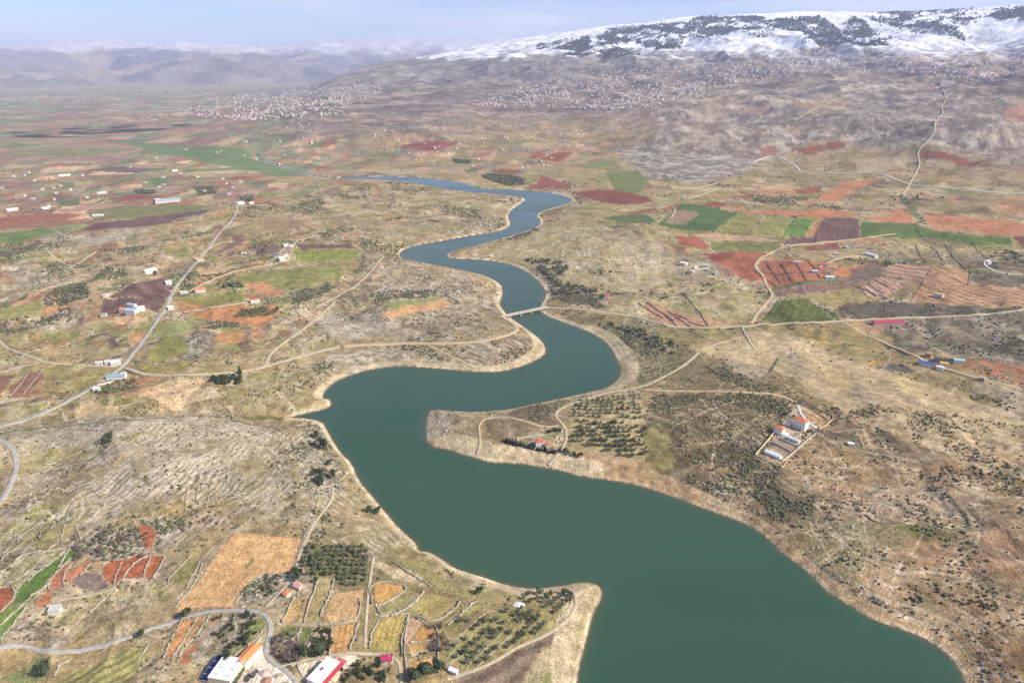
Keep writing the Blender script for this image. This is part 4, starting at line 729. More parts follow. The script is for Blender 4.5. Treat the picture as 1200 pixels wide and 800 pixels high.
road('dirt_track', [(218,343),(240,332),(267,320),(300,313),(337,307),(341,297),(343,287),(350,281),(380,275)], 5, dirt)
road('dirt_track', [(233,300),(250,288),(262,283),(290,285)], 4, tand)
road('dirt_track', [(55,293),(62,302),(78,311),(87,313),(100,303),(113,295)], 5, dirt)
road('dirt_track', [(-40,350),(0,348),(40,342),(85,330)], 4, tand)
road('dirt_track', [(870,383),(872,390),(877,396),(880,405),(887,412)], 5, dirt)
road('dirt_track', [(880,392),(850,400),(828,407),(820,412)], 4, tand)
road('dirt_track', [(1200,322),(1170,320),(1157,314),(1152,308),(1160,304)], 7, grvl)
road('dirt_track', [(960,313),(975,305),(990,301),(1010,300),(1025,302),(1033,307)], 5, dirt)
road('dirt_track', [(800,222),(830,218),(842,214)], 6, dirt)
road('dirt_track', [(805,234),(826,227),(843,221)], 6, dirt)
road('dirt_track', [(768,245),(788,241),(792,247),(786,256)], 6, dirt)
road('dirt_track', [(450,300),(425,330),(400,345),(370,360)], 4, dirt)
road('far_road', [(960,113),(975,120),(985,115),(950,130),(930,142)], 14, dirt)
# ------------------------------------------------------------------ keep plants and stones off the roads
for pts, wd_ in ROADPTS:
    sl = sub(pts, wd_+4)
    if (sl[0].stop-sl[0].start)*(sl[1].stop-sl[1].start) > 0:
        dd = sdist(X[sl], Y[sl], pts[::3], False).reshape(X[sl].shape); k = dd < wd_*.5+1.5; SHR[sl] *= ~k; RCK[sl] *= ~k
# ------------------------------------------------------------------ shrubs, stones: nobody could count them
def blob(n_seed, flat=.8):
    t = (1+5**.5)/2; v = np.array([(-1,t,0),(1,t,0),(-1,-t,0),(1,-t,0),(0,-1,t),(0,1,t),(0,-1,-t),(0,1,-t),(t,0,-1),(t,0,1),(-t,0,-1),(-t,0,1)], float); v /= np.linalg.norm(v[0])
    f = np.array([(0,11,5),(0,5,1),(0,1,7),(0,7,10),(0,10,11),(1,5,9),(5,11,4),(11,10,2),(10,7,6),(7,1,8),(3,9,4),(3,4,2),(3,2,6),(3,6,8),(3,8,9),(4,9,5),(2,4,11),(6,2,10),(8,6,7),(9,8,1)])
    r = np.random.RandomState(n_seed); v = v*(1+.35*(r.rand(12, 1)-.5)); v[:, 2] = v[:, 2]*flat; return v, f
def scatter_mesh(name, pts, size, var, m, seed, flat=.8, sink=.3, stretch=.4):
    r = np.random.RandomState(seed); n = len(pts); B = [blob(seed+k, flat) for k in range(6)]; which = r.randint(0, 6, n)
    sc = size*(1-var+2*var*r.rand(n)**1.5); an = r.rand(n)*6.28; V = np.empty((n, 12, 3)); Fx = np.empty((n, 20, 3), np.int64)
    st = 1+stretch*(r.rand(n)-.5)*2
    for k in range(6):
        q = which == k; v = B[k][0][None]*sc[q][:, None, None]; v = v*np.stack([st[q], 1/st[q], np.ones(q.sum())], 1)[:, None]
        c_, s_ = np.cos(an[q])[:, None], np.sin(an[q])[:, None]; V[q, :, 0] = v[..., 0]*c_-v[..., 1]*s_; V[q, :, 1] = v[..., 0]*s_+v[..., 1]*c_; V[q, :, 2] = v[..., 2]
        Fx[q] = B[k][1]
    V += pts[:, None]; V[..., 2] += (sc*(flat-sink))[:, None]; Fx += (np.arange(n)*12)[:, None, None]
    return tag(mesh_np(name, V.reshape(-1, 3), Fx.reshape(-1, 3), m), kind='stuff')
dA = np.gradient(AZ)[:, None]*GD*np.gradient(D)[None]
def sample(dens, r0, r1, seed, cap=90000):
    r = np.random.RandomState(seed); j0, j1 = np.searchsorted(D, [r0, r1]); vis = (np.abs(GA[:, j0:j1]) < .88)
    e = dens[:, j0:j1]*dA[:, j0:j1]*vis; e = np.clip(e, 0, None); k = r.poisson(e); i, j = np.nonzero(k); i = np.repeat(i, k[i, j]) if False else i
    if len(i) > cap: q = r.choice(len(i), cap, False); i, j = i[q], j[q]
    j = j+j0; a = AZ[i]+(r.rand(len(i))-.5)*np.gradient(AZ)[i]; d = D[j]+(r.rand(len(i))-.5)*np.gradient(D)[j]
    x, y = d*np.sin(a), d*np.cos(a); return np.stack([x, y, ground(x, y)], 1)
clump = nrm(n3+.8*n4, -.05, .35); clump2 = nrm(n2*.5+n3, -.1, .4); okl = (SH > 9)
sg = mat('scrub_leaves', (.115,.118,.062), .9, var=.35, scale=.02); sg2 = mat('bare_twigs', (.185,.145,.115), .95, var=.3, scale=.03); st_ = mat('limestone', (.50,.45,.37), .95, var=.15, scale=.1)
scatter_mesh('shrubs', sample(okl*np.clip(SHR, 0, 2.5)*clump/17, 300, 1150, 1), 1.05, .6, sg, 11)
scatter_mesh('bare_bushes', sample(okl*np.clip(SHR, 0, 2.5)*clump2/42, 300, 1150, 2), 1.1, .5, sg2, 12)
scatter_mesh('shrubs', sample(okl*np.clip(SHR, 0, 2.5)*clump/60, 1150, 2300, 3), 1.6, .5, sg, 13)
scatter_mesh('bare_bushes', sample(okl*np.clip(SHR, 0, 2.5)*clump2/130, 1150, 2300, 4), 1.7, .5, sg2, 14)
scatter_mesh('shrubs', sample((SH > 20)*np.clip(SHR, 0, 2.5)*nrm(n2+n3*.6, .0, .4)/380, 2300, 7500, 5, 60000), 3.4, .5, sg, 15, .6)
rk = nrm(fbm(X, Y, 22, 3, 181)+.4*n4, 0, .4)
scatter_mesh('stones', sample(okl*np.clip(RCK, 0, 2.5)*rk/14, 300, 1150, 6), .62, .5, st_, 16, .6, .2)
scatter_mesh('stones', sample(okl*np.clip(RCK, 0, 2.5)*rk/70, 1150, 2200, 7), 1.15, .5, st_, 17, .5, .2)
# hedge-like lines of scrub, gully edges, and broken rock ledges
def ridge_line(lam, seed, wd): return 1-sst(wd*.5, wd, np.abs(fbm(X, Y, lam, 4, seed)))
ok2 = okl*(1-CALM)*np.clip((SHR-.12)*4, 0, 1)
scatter_mesh('shrubs', sample(ok2*ridge_line(230, 301, .016)*nrm(n2, -.1, .3)*np.clip(SHR*1.6, .3, 1.3)/9, 300, 1500, 31), 1.35, .5, sg, 31)
scatter_mesh('shrubs', sample(ok2*ridge_line(420, 302, .012)*nrm(n2, -.1, .3)/22, 1500, 3200, 32), 2.4, .5, sg, 32)
ok3 = okl*(1-CALM)*np.minimum(RCK*3, 1)
scatter_mesh('stones', sample(ok3*ridge_line(150, 303, .020)*nrm(n2, -.2, .2)/9, 300, 1500, 33), 1.15, .6, st_, 33, .55, .25)
scatter_mesh('stones', sample(ok3*ridge_line(340, 304, .014)*nrm(n2, -.2, .2)/26, 1500, 3000, 34), 2.2, .6, st_, 34, .5, .25)
scatter_mesh('shrubs', sample(ok2*nrm(fbm(X, Y, 60, 4, 305)+.16*np.clip(SHR-.8, -.5, 2), .16, .34)*np.clip(SHR, .2, 2)/17, 300, 1500, 35), 1.4, .55, sg, 35)
scatter_mesh('shrubs', sample(ok2*nrm(fbm(X, Y, 190, 4, 306), .24, .36)/60, 1500, 3200, 36), 2.6, .5, sg, 36)
# snowy conifer woods on the ridge: far-off mass
fp = sample((FM_*np.maximum(fk, .35)+FS_*(GD < 16000)*nrm(fbm(X, Y, 160, 3, 155), -.1, .3)*.22)/200, 8000, 16000, 8, 60000)
scatter_mesh('conifer_wood', fp, 9, .35, mat('far_conifers', (.035,.05,.042), 1, var=.2, scale=.005), 18, 1.1)
# ------------------------------------------------------------------ trees
def crown_mesh(seed, rad, hgt, nleaf, leaf, core=.72, cone=False):
    r = np.random.RandomState(seed); V = []; Fq = []
    lob = [(r.normal(0, .38, 2)*rad, r.uniform(-.2, .35)*hgt, r.uniform(.5, .75)) for _ in range(5)]
    for k in range(nleaf):
        if cone: z = r.rand()**1.4; a = r.rand()*6.28; q = rad*(1-z)*(.55+.5*r.rand()); p = np.array([q*math.cos(a), q*math.sin(a), z*hgt])
        else:
            c, zz, s_ = lob[r.randint(5)]; n = r.normal(size=3); n /= np.linalg.norm(n); q = s_*(.65+.4*r.rand())
            p = np.array([c[0]+n[0]*q*rad, c[1]+n[1]*q*rad, zz+hgt*.5+n[2]*q*hgt*.5])
        u = r.normal(size=3); u /= np.linalg.norm(u); w_ = np.cross(u, r.normal(size=3)); w_ /= np.linalg.norm(w_); l = leaf*(.6+.8*r.rand()); b = len(V)
        V += [p-u*l-w_*l*.6, p+u*l-w_*l*.7, p+u*l*.8+w_*l*.6, p-u*l*.9+w_*l*.7]; Fq.append((b, b+1, b+2, b+3))
    bv, bf = blob(seed+50, 1); b = len(V)
    if cone: inner = bv*np.array([rad*.5, rad*.5, hgt*.42])+np.array([0, 0, hgt*.42])
    else: inner = bv*np.array([rad*core, rad*core, hgt*.5*core])+np.array([0, 0, hgt*.5])
    V += list(inner); Fq += [tuple(b+i for i in t) for t in bf]
    me = bpy.data.meshes.new('crown'); me.from_pydata([tuple(map(float, q)) for q in V], [], Fq); return me
def trunk_mesh(seed, hgt, rad):
    r = np.random.RandomState(seed); V = []; Fq = []
    def tube(p, q, r0, r1, n=6):
        p = np.array(p, float); q = np.array(q, float); b = len(V); d = q-p; d /= np.linalg.norm(d); u = np.cross(d, (1, .2, .1)); u /= np.linalg.norm(u); w_ = np.cross(d, u)
        for pt, rr_ in ((p, r0), (q, r1)):
            for k in range(n): a = k*2*math.pi/n; V.append(tuple(pt+(u*math.cos(a)+w_*math.sin(a))*rr_))
        for k in range(n): Fq.append((b+k, b+(k+1)%n, b+n+(k+1)%n, b+n+k))
    tube((0,0,-.8), (.05,.02,hgt*.6), rad*1.3, rad*.8)
    for k in range(4): a = k*1.6+r.rand(); tube((.05,.02,hgt*.55), (math.cos(a)*hgt*.35, math.sin(a)*hgt*.35, hgt*(.95+.3*r.rand())), rad*.7, rad*.3, 5)
    me = bpy.data.meshes.new('trunk'); me.from_pydata(V, [], Fq); return me
olm = mat('olive_leaves', (.15,.16,.095), .8, var=.3, scale=.25); dkm = mat('dark_leaves', (.065,.085,.04), .85, var=.3, scale=.25); pnm = mat('pine_needles', (.042,.062,.038), .85, var=.3, scale=.3); bark = mat('bark', (.16,.12,.09), .95); alm = mat('bare_twig_crown', (.19,.145,.125), .95, var=.3, scale=.3)
def variants(mt, par, n=5):
    o = []
    for k in range(n):
        a = crown_mesh(300+k+int(par[0]*10), *par); a.materials.append(mt); b = trunk_mesh(400+k, par[1]*.5, .18*par[0]/2.5+.06); b.materials.append(bark); o.append((a, b))
    return o
olm2 = mat('olive_leaves_silver', (.19,.20,.135), .8, var=.3, scale=.25); olm3 = mat('olive_leaves_green', (.12,.14,.06), .8, var=.3, scale=.25)
VAR = {'olive_tree': (variants(olm, (2.5,3.6,150,.42), 3)+variants(olm2, (2.2,3.1,130,.4), 2)+variants(olm3, (2.8,4.0,170,.45), 2), 1.0), 'dark_tree': (variants(dkm, (3.0,5.2,190,.5)), 1.5), 'pine_tree': (variants(pnm, (2.1,8.0,170,.5,.7,True)), 1.0), 'bare_tree': (variants(alm, (2.6,4.0,120,.32,.35)), 1.1)}
CNT = {}
def where(pts, nu=3, nv=2):
    """plain words for where each member stands inside its own group"""
    p = np.asarray(pts, float)[:, :2]; a = np.arctan2(p[:, 0], p[:, 1]); d = np.hypot(p[:, 0], p[:, 1])
    def cut(q, n): return np.minimum((np.argsort(np.argsort(q))*n/len(q)).astype(int), n-1)
    U = {1: [''], 2: ['left half', 'right half'], 3: ['left third', 'middle', 'right third'], 4: ['far left', 'left of centre', 'right of centre', 'far right'], 5: ['leftmost', 'left of centre', 'centre', 'right of centre', 'rightmost']}[nu]
    Wd = {1: [''], 2: ['nearer rows', 'farther rows'], 3: ['nearest', 'middle depth', 'farthest']}[nv]
    return [(U[i]+(', ' if U[i] and Wd[j] else '')+Wd[j]) for i, j in zip(cut(a, nu), cut(d, nv))]
def tree(kind, x, y, sc, label, group=None, cat='tree'):
    vs, lift = VAR[kind]; cr_, tr_ = vs[RS.randint(len(vs))]
    o = bpy.data.objects.new(kind, None); C.objects.link(o); o.location = (x, y, float(ground(x, y))); s_ = sc*(.82+.36*RS.rand()); o.scale = (s_, s_, s_*(.9+.2*RS.rand())); o.rotation_euler.z = RS.rand()*6.28; o.empty_display_size = .5
    c = bpy.data.objects.new('crown', cr_); C.objects.link(c); c.parent = o; c.location = (0, 0, lift*.75)
    t = bpy.data.objects.new('trunk', tr_); C.objects.link(t); t.parent = o
    CNT[kind] = CNT.get(kind, 0)+1
    return tag(o, label, cat, group)
def inpoly(pts, poly): return sdist(pts[:, 0], pts[:, 1], poly) < 0
def orchard(px, rowpx, drow, dtree, jit=.22, keep=.9, seed=0):
    poly = at(px); f = at(rowpx); t = f[1]-f[0]; t = t/np.hypot(*t); nn = np.array([-t[1], t[0]]); c = poly.mean(0); R_ = np.abs(poly-c).max()*1.5; r = np.random.RandomState(seed)
    a, b = np.meshgrid(np.arange(-R_, R_, drow), np.arange(-R_, R_, dtree)); p = c+a.ravel()[:, None]*nn+b.ravel()[:, None]*t
    p += (r.rand(*p.shape)-.5)*2*jit*min(drow, dtree); p = p[r.rand(len(p)) < keep]; return p[inpoly(p, poly)]
rest = []
def grove(px, rowpx, dr, dt, kind, sc, label, group, lim=400, **k):
    p = orchard(px, rowpx, dr, dt, **k); p = p[np.argsort(np.hypot(p[:, 0], p[:, 1]))]
    wh = where(p[:lim], 4, 3) if lim and len(p) else []
    for i, (x, y) in enumerate(p):
        if i < lim: tree(kind, x, y, sc, label+', '+wh[i], group)
        else: rest.append((x, y, float(ground(x, y)), 1.0))
    return len(p)
g1_ = grove(E45((300,690),(320,610),(470,510),(560,455),(600,475),(640,430),(640,380),(740,380),(800,372),(880,385),(875,440),(810,515),(690,575),(600,620),(480,700),(410,730)), E45((420,720),(610,530)), 9.5, 7.2, 'olive_tree', 1.15, 'grey green olive tree on the grassy lakeside spit', 'olive trees on the lakeside spit', seed=1, keep=.8)
g2_ = grove(E2((655,160),(930,162),(915,335),(800,350),(750,300),(640,295),(605,205)), E2((650,250),(900,250)), 7.6, 6.2, 'olive_tree', 1.05, 'olive tree in the plantation beside the ochre field', 'olive trees in the plantation beside the ochre field', seed=2, lim=125, keep=.93)
g3_ = grove([(672,500),(700,495),(751,497),(757,520),(760,538),(735,538),(700,525),(668,518)], [(670,500),(750,500)], 9.5, 6.5, 'olive_tree', 1.15, 'olive tree in the lower headland grove', 'olive trees in the headland grove', seed=3, lim=100, keep=.85)
g4_ = grove([(668,470),(712,464),(751,464),(751,497),(700,495),(670,499)], [(670,480),(750,480)], 15, 8.0, 'olive_tree', .95, 'x', 'x', seed=4, lim=0, keep=.85)
for px_, a_, dr_, dt_ in [(B0((145,475),(210,410),(290,390),(325,430),(310,450),(230,470)), B0((150,470),(320,420)), 9, 9),(B0((820,520),(850,490),(980,480),(970,505)), B0((820,510),(970,490)), 11, 7),(B0((720,560),(730,535),(850,535),(840,550)), B0((720,550),(850,540)), 11, 7),(B4((100,440),(300,420),(350,425),(345,440),(120,470)), B4((100,450),(350,430)), 13, 7),
    (B0((335,380),(370,345),(440,345),(450,370),(380,385)), B0((335,370),(440,350)), 10, 9),(B0((1020,475),(1060,420),(1150,395),(1180,410),(1100,455)), B0((1020,450),(1150,400)), 9, 9),(C0((330,180),(420,130),(500,140),(470,170),(350,200)), C0((340,180),(480,140)), 11, 8),(B0((0,290),(60,288),(100,305),(60,325),(0,325)), B0((0,300),(90,305)), 14, 12),(B0((340,280),(500,265),(510,280),(400,292)), B0((340,285),(500,270)), 14, 12),(B4((560,470),(640,450),(700,470),(600,490)), B4((560,480),(690,465)), 12, 10)]:
    grove(px_, a_, dr_, dt_, 'olive_tree', 1, 'x', 'x', lim=0, seed=len(rest), keep=.85)
# woods beyond the river and other copses seen as one mass
for px_, k_2 in [(A4((490,620),(520,612),(600,618),(645,635),(640,652),(590,655),(540,640)), 9),(A4((390,560),(460,568),(455,578),(395,572)), 9),(A0((470,668),(545,670),(550,682),(480,680)), 10),(A0((680,660),(770,655),(760,680),(700,688)), 13),(A0((840,690),(890,688),(895,710),(845,708)), 12),(B0((740,395),(850,398),(860,412),(800,414)), 9),(B4((640,310),(760,315),(800,345),(760,375),(720,385),(690,345)), 12),(B4((730,380),(900,420),(920,440),(740,440)), 12),(B4((950,540),(1090,570),(1199,620),(1199,660),(1050,600)), 13)]:
    poly = at(px_); lo, hi_ = poly.min(0), poly.max(0); n = int(np.prod(hi_-lo)/k_2**2); q = lo+RS.rand(max(n, 4), 2)*(hi_-lo); q = q[inpoly(q, poly)]
    rest += [(x, y, float(ground(x, y)), 1.5) for x, y in q]
R_ = np.array(rest); print('trees', CNT, 'rest', len(R_))
def tree_mass(name, pts, m, seed):
    bv = [crown_mesh(900+k, 2.5, 3.8, 42, .75) for k in range(4)]; arr = []
    for b in bv: v = np.array([q.co for q in b.vertices]); fq = [tuple(p.vertices) for p in b.polygons]; arr.append((v, fq))
    VV = []; FF = []; off = 0; r = np.random.RandomState(seed)
    for x, y, z, s_ in pts:
        v, fq = arr[r.randint(4)]; s_ = s_*(.8+.5*r.rand()); a = r.rand()*6.28; c_, n_ = math.cos(a), math.sin(a)
        w_ = np.stack([v[:, 0]*c_-v[:, 1]*n_, v[:, 0]*n_+v[:, 1]*c_, v[:, 2]+.3], 1)*s_+(x, y, z); VV.append(w_)
        FF += [tuple(i+off for i in t) for t in fq]; off += len(v)
    me = bpy.data.meshes.new(name); me.from_pydata(np.concatenate(VV).tolist(), [], FF); me.materials.append(m); o = bpy.data.objects.new(name, me); C.objects.link(o); return tag(o, kind='stuff')
tree_mass('far_trees', R_, olm, 5)
def singles(kind, pts, sc, label, group):
    n = len(pts); wh = where([at(p)[0] for p in pts], 5 if n > 18 else 3 if n > 4 else n, 3 if n > 30 else 2 if n > 8 else 1) if 1 < n else ['']*n
    if n == 4: wh = where([at(p)[0] for p in pts], 4, 1)
    for (u, v), w_ in zip(pts, wh): x, y = at((u, v))[0]; tree(kind, x+RS.rand()-.5, y+RS.rand()-.5, sc, label+(', '+w_ if w_ else ''), group if n > 1 else None)
def line_pts(a, b, n, j=.8): return [(a[0]+(b[0]-a[0])*(i+.5)/n+(RS.rand()-.5)*j, a[1]+(b[1]-a[1])*(i+.5)/n+(RS.rand()-.5)*j) for i in range(n)]
singles('pine_tree', line_pts((588,518),(652,532), 26, 1.5)+line_pts((592,516),(605,520), 5, 2), .85, 'dark conifer in the row below the headland house', 'conifers in the row below the headland house')
singles('dark_tree', line_pts((640,508),(658,505), 5)+line_pts((655,528),(684,537), 8, 3), .9, 'dark tree beside the headland track', 'dark trees near the headland track')
singles('dark_tree', [(246+RS.rand()*38, 442+RS.rand()*9+(290-246)*0) for _ in range(46)], 1.0, 'dark evergreen in the copse above the quarried slope', 'evergreens in the copse above the quarry')
singles('pine_tree', [(281,438)], 1.6, 'tallest dark conifer at the right end of the copse beside the dirt road', None)
for p_, s_, l_ in [((358,768),1.5,'round dark tree left of its twin beside the pale yard track'),((374,767),1.9,'biggest round dark tree north of the walled white gravel yard'),((346,671),1.5,'dark tree at the left corner of the olive plantation'),((351,678),1.9,'large dark round tree above the small pink roofed house'),((370,681),1.2,'dark tree standing under the left edge of the olive plantation'),((219,722),1.5,'dark tree on the roadside at the foot of the big ochre field'),((55,791),2.0,'big dark tree in the grass below the bend of the road'),((167,745),1.1,'dark tree on the lower side of the winding road'),((265,773),1.5,'olive green round tree behind the dark blue solar panels'),((561,696),1.3,'dark tree on the inner tip of the green lakeside field'),((513,787),2.2,'broad grey green tree above the white shed near the lower edge'),((500,790),2.3,'broad grey tree second from the white shed near the lower edge'),((488,796),2.2,'broad grey tree at the corner of the orange plots near the lower edge'),((182,323),2.2,'round dark tree above the white roofed farm beside the road'),((33,216.5),1,''),((307,296),1.8,'lone dark tree in the fields left of the white farmhouse'),((380,526),2.2,'big dark tree on the west bank below the inlet'),((371,513),1.6,'dark tree highest on the slope beside the inlet'),((385,545),1.3,'dark tree on the path along the west bank'),((390,560),1.5,'dark tree above the walled path on the west bank'),((290,722),.9,'small dark tree on the road bend verge'),((290,749),1.1,'small dark tree in the green roadside field above the orange roof'),((125,520),1.8,'dark tree at the upper end of the green gully in the rocky slope'),((128,515),1.4,'smaller dark tree behind the one at the head of the green gully'),((433,600),1.3,'dark shrubby tree on the west bank of the lake'),((442,602),1.6,'dark shrubby tree nearest the water on the west bank'),((870,560),1.2,'')]:
    if l_: singles('dark_tree', [p_], s_, l_, None)
singles('dark_tree', [(366+RS.rand()*18, 553+RS.rand()*16) for _ in range(14)], 1.0, 'bushy tree in the rocky west bank thicket', 'bushy trees in the west bank thicket')
singles('bare_tree', [(84+RS.rand()*90, 620+RS.rand()*38) for _ in range(60)], .9, 'leafless purplish tree above the red plots', 'leafless trees above the red plots')
singles('bare_tree', [(505+RS.rand()*22, 733+RS.rand()*30) for _ in range(24)]+[(535+RS.rand()*20, 722+RS.rand()*10) for _ in range(6)], .9, 'leafless tree beside the orange plots', 'leafless trees beside the orange plots')
singles('bare_tree', [(322+RS.rand()*30, 742+RS.rand()*34) for _ in range(30)], 1.0, 'leafless brown tree right of the road bend', 'leafless trees at the road bend')
singles('dark_tree', [(368+RS.rand()*22, 736+RS.rand()*26) for _ in range(20)], .62, 'small dark bush between walls above the yard', 'small bushes above the yard')
singles('dark_tree', [(250+RS.rand()*50, 722+RS.rand()*44) for _ in range(40)], .55, 'small dark bush above the blue solar roof', 'bushes above the solar roof')
singles('dark_tree', [(398+RS.rand()*52, 778+RS.rand()*22) for _ in range(26)], .7, 'bushy garden tree right of the red canopied building', 'garden trees near the lower edge')
# ------------------------------------------------------------------ dry stone walls
WALLS = {}
def name_walls():
    for g, L_ in WALLS.items():
        if len(L_) < 2: continue
        for (o, c), w_ in zip(L_, where([c for _, c in L_], 5 if len(L_) > 6 else 3, 3 if len(L_) > 6 else 2)): o['label'] = o['label']+', '+w_
stone = mat('dry_stone', (.37,.335,.265), .95, var=.25, scale=.35, bump=.4)
def wall(px, label, group, hgt=1.2, wid=1.5, m=None, name='stone_wall', rnd=1, rough=.35, cat='wall'):
    P = smooth_line(px, rnd, False) if rnd else np.asarray(px, float); xy = at(P); seg = np.hypot(*np.diff(xy, axis=0).T); L_ = np.r_[0, np.cumsum(seg)]; n = max(3, int(L_[-1]/2.6)); tq = np.linspace(0, L_[-1], n)
    x = np.interp(tq, L_, xy[:, 0]); y = np.interp(tq, L_, xy[:, 1]); dx = np.gradient(x); dy = np.gradient(y); q = np.hypot(dx, dy)+1e-9; nx, ny = -dy/q, dx/q
    if rough: o = RS.normal(0, rough*.8, n); x = x+nx*o; y = y+ny*o
    w_ = wid*(.5 if rough > .25 else 1)/2*(1+rough*(RS.rand(n)*2-1)); h_ = hgt*(1+rough*(RS.rand(n)*2-1)); V = []
    for k, zk in ((-1, 0), (-.8, 1), (.8, 1), (1, 0)): xx, yy = x+nx*k*w_, y+ny*k*w_; V.append(np.stack([xx, yy, ground(xx, yy)-.8+zk*(h_+.8)], 1))
    VV = np.stack(V, 1).reshape(-1, 3); i = np.arange(n-1)[:, None]*4+np.arange(3)[None]; Fq = np.stack([i, i+4, i+5, i+1], -1).reshape(-1, 4)[:, ::-1]
    Fq = np.concatenate([Fq, [[0, 1, 2, 3], [4*n-1, 4*n-2, 4*n-3, 4*n-4]]])
    o = mesh_np(name, VV, Fq, m or stone)
    if group: WALLS.setdefault(group, []).append((o, xy.mean(0)))
    return tag(o, label, cat, group)
GW = 'dry stone wall between the small ochre plots'
for p in [E2((945,430),(930,350),(980,320),(1090,340),(1105,355),(1080,385),(975,440)),E2((960,480),(1000,490),(1100,460),(1190,370)),E2((960,440),(975,470),(990,490)),E2((930,640),(945,560),(975,500)),E2((1120,470),(1100,530),(1080,600),(1085,660)),E2((700,530),(870,515),(890,440),(880,400)),E2((500,525),(600,530),(700,530)),E2((590,600),(610,545)),E2((640,640),(680,560),(690,540)),E2((620,560),(540,610),(500,600)),E2((770,310),(740,400),(700,490)),E2((690,320),(650,430),(625,520)),E2((520,520),(560,430),(600,385)),E2((570,690),(600,650),(640,640)),E2((740,680),(760,545)),E2((840,645),(880,520)),
    E45((340,410),(360,430),(240,525),(130,470),(80,480)),E45((115,480),(110,520),(90,620),(110,780)),E45((190,370),(130,440),(50,480)),E45((300,530),(400,440),(440,410)),E45((240,530),(260,580),(250,700)),E45((40,230),(200,340),(240,350)),E45((125,610),(235,605)),E45((125,670),(228,640))]:
    wall(p, GW, 'dry stone walls of the small plots', 1.4, 2.4, rough=.5)
for p in [E0((480,250),(510,225),(600,218),(665,185)),E0((575,308),(640,225),(700,205)),E0((670,305),(708,208)),E0((705,322),(735,285),(775,203)),E0((530,350),(545,290),(575,235)),E0((575,318),(640,318),(700,312)),E0((230,372),(228,320),(300,250),(330,215)),E0((300,350),(295,290),(340,240)),E0((375,300),(440,220)),E0((60,350),(70,400),(0,470)),E0((0,352),(60,345)),E0((150,440),(190,455),(240,430))]:
    wall(p, 'pale stone bank round the red earth plots', 'stone banks of the red plots', 1.2, 2.0, rough=.5)
for p in [E0((0,530),(120,425),(150,390),(240,330)),E0((0,600),(60,530),(130,430)),E0((0,330),(60,330),(150,270),(200,210),(260,190)),E0((60,240),(120,190),(240,180),(350,165)),E0((0,230),(60,170),(180,165)),E0((190,200),(290,130),(300,60)),E0((240,80),(270,30),(300,0)),E0((185,130),(190,90)),E0((130,330),(150,300),(250,230),(300,180)),E0((270,260),(320,180),(350,150)),E0((0,280),(80,240),(130,200)),E0((80,150),(90,100)),E0((350,60),(370,110),(380,140)),E0((280,410),(380,400),(530,360)),E0((420,470),(530,370)),E0((560,420),(640,370)),E0((250,770),(280,720),(330,690))]:
    wall(p, 'rambling stone bank on the green left slope', 'stone banks of the green terraces', 1.1, 1.8, rough=.6)
for p in [E0((850,505),(800,600),(765,685)),E0((925,490),(880,570),(800,695)),E0((985,480),(940,550),(850,650),(830,700)),E2((300,430),(400,300),(520,285)),E2((300,670),(395,600),(445,540)),E2((560,290),(600,200),(620,140),(660,70)),E2((20,450),(120,330),(150,240)),E0((780,340),(800,300),(900,200)),E0((870,360),(940,230)),E0((650,690),(700,620))]:
    wall(p, 'stone bank edging fields round the big ochre field', 'stone banks round the ochre field', 1.1, 1.6, rough=.5)
for p in [E45((420,740),(520,650),(600,560)),E45((380,735),(470,640),(560,560)),E45((300,720),(420,600),(500,520)),E45((290,690),(360,610)),E45((470,690),(560,600),(640,560)),E45((280,720),(420,640)),E45((800,510),(850,470),(890,410)),E45((330,600),(470,470),(540,460))]:
    wall(p, 'low terrace wall between the spit olive rows', 'terrace walls of the spit grove', .8, .9, rough=.4)
for p in [C0((1040,790),(1060,700),(1105,630)),C0((1110,600),(1120,540),(1150,520),(1165,560),(1130,600)),C0((940,620),(1040,625),(1100,630)),C0((60,490),(200,440),(370,420)),C0((650,600),(660,510)),C0((690,560),(700,500)),C0((730,560),(745,490)),C0((800,500),(800,440)),C0((180,650),(230,590),(270,540)),C0((215,700),(230,630),(250,580)),C0((60,690),(140,640),(210,600)),C0((100,110),(60,170),(0,220)),C0((160,85),(80,190)),C0((0,110),(140,75)),C0((430,95),(500,115),(530,125))]:
    wall(p, 'thin pale field wall on the left bank', 'field walls of the left bank', 1.1, 1.3)
for p in [C8((80,85),(120,115),(180,130),(270,140),(310,110),(340,60)),C8((305,105),(335,60)),C8((640,610),(680,640),(780,640)),B8((820,270),(855,325)),B8((870,265),(915,315)),B8((920,258),(955,310)),B8((1015,250),(1060,305)),B8((960,315),(1000,355)),B8((1065,305),(1110,345)),B8((820,205),(850,245),(875,240)),B8((0,430),(60,500),(90,548)),[(750,357),(777,373)],[(757,354),(790,376)],[(780,370),(794,383)],[(783,365),(809,383)],[(791,368),(806,375)],[(805,377),(826,383)],B8((620,410),(680,440)),B8((650,395),(710,435)),B8((675,385),(745,420)),B8((600,380),(690,330)),B8((590,400),(640,420),(720,450)),B8((800,460),(880,340)),B8((1010,350),(1003,405)),B8((370,412),(540,384)),B8((330,410),(290,380),(245,345))]:
    wall(p, 'dark stone wall dividing right bank fields', 'dark field walls of the right bank', 1.4, 1.8, mat('dark_hedge_stone', (.16,.14,.12), .95, var=.3))
for p in [B8((300,330),(345,400)),B8((345,325),(385,390)),B8((395,320),(435,385)),B8((440,315),(485,380)),B8((310,365),(500,360))]:
    wall(p, 'dark hedge bank across the red farm plots', 'hedge banks across the red farm plots', 1.5, 2.2, mat('dark_hedge_stone', (.1,.1,.07)), name='hedge', cat='hedge')
name_walls()
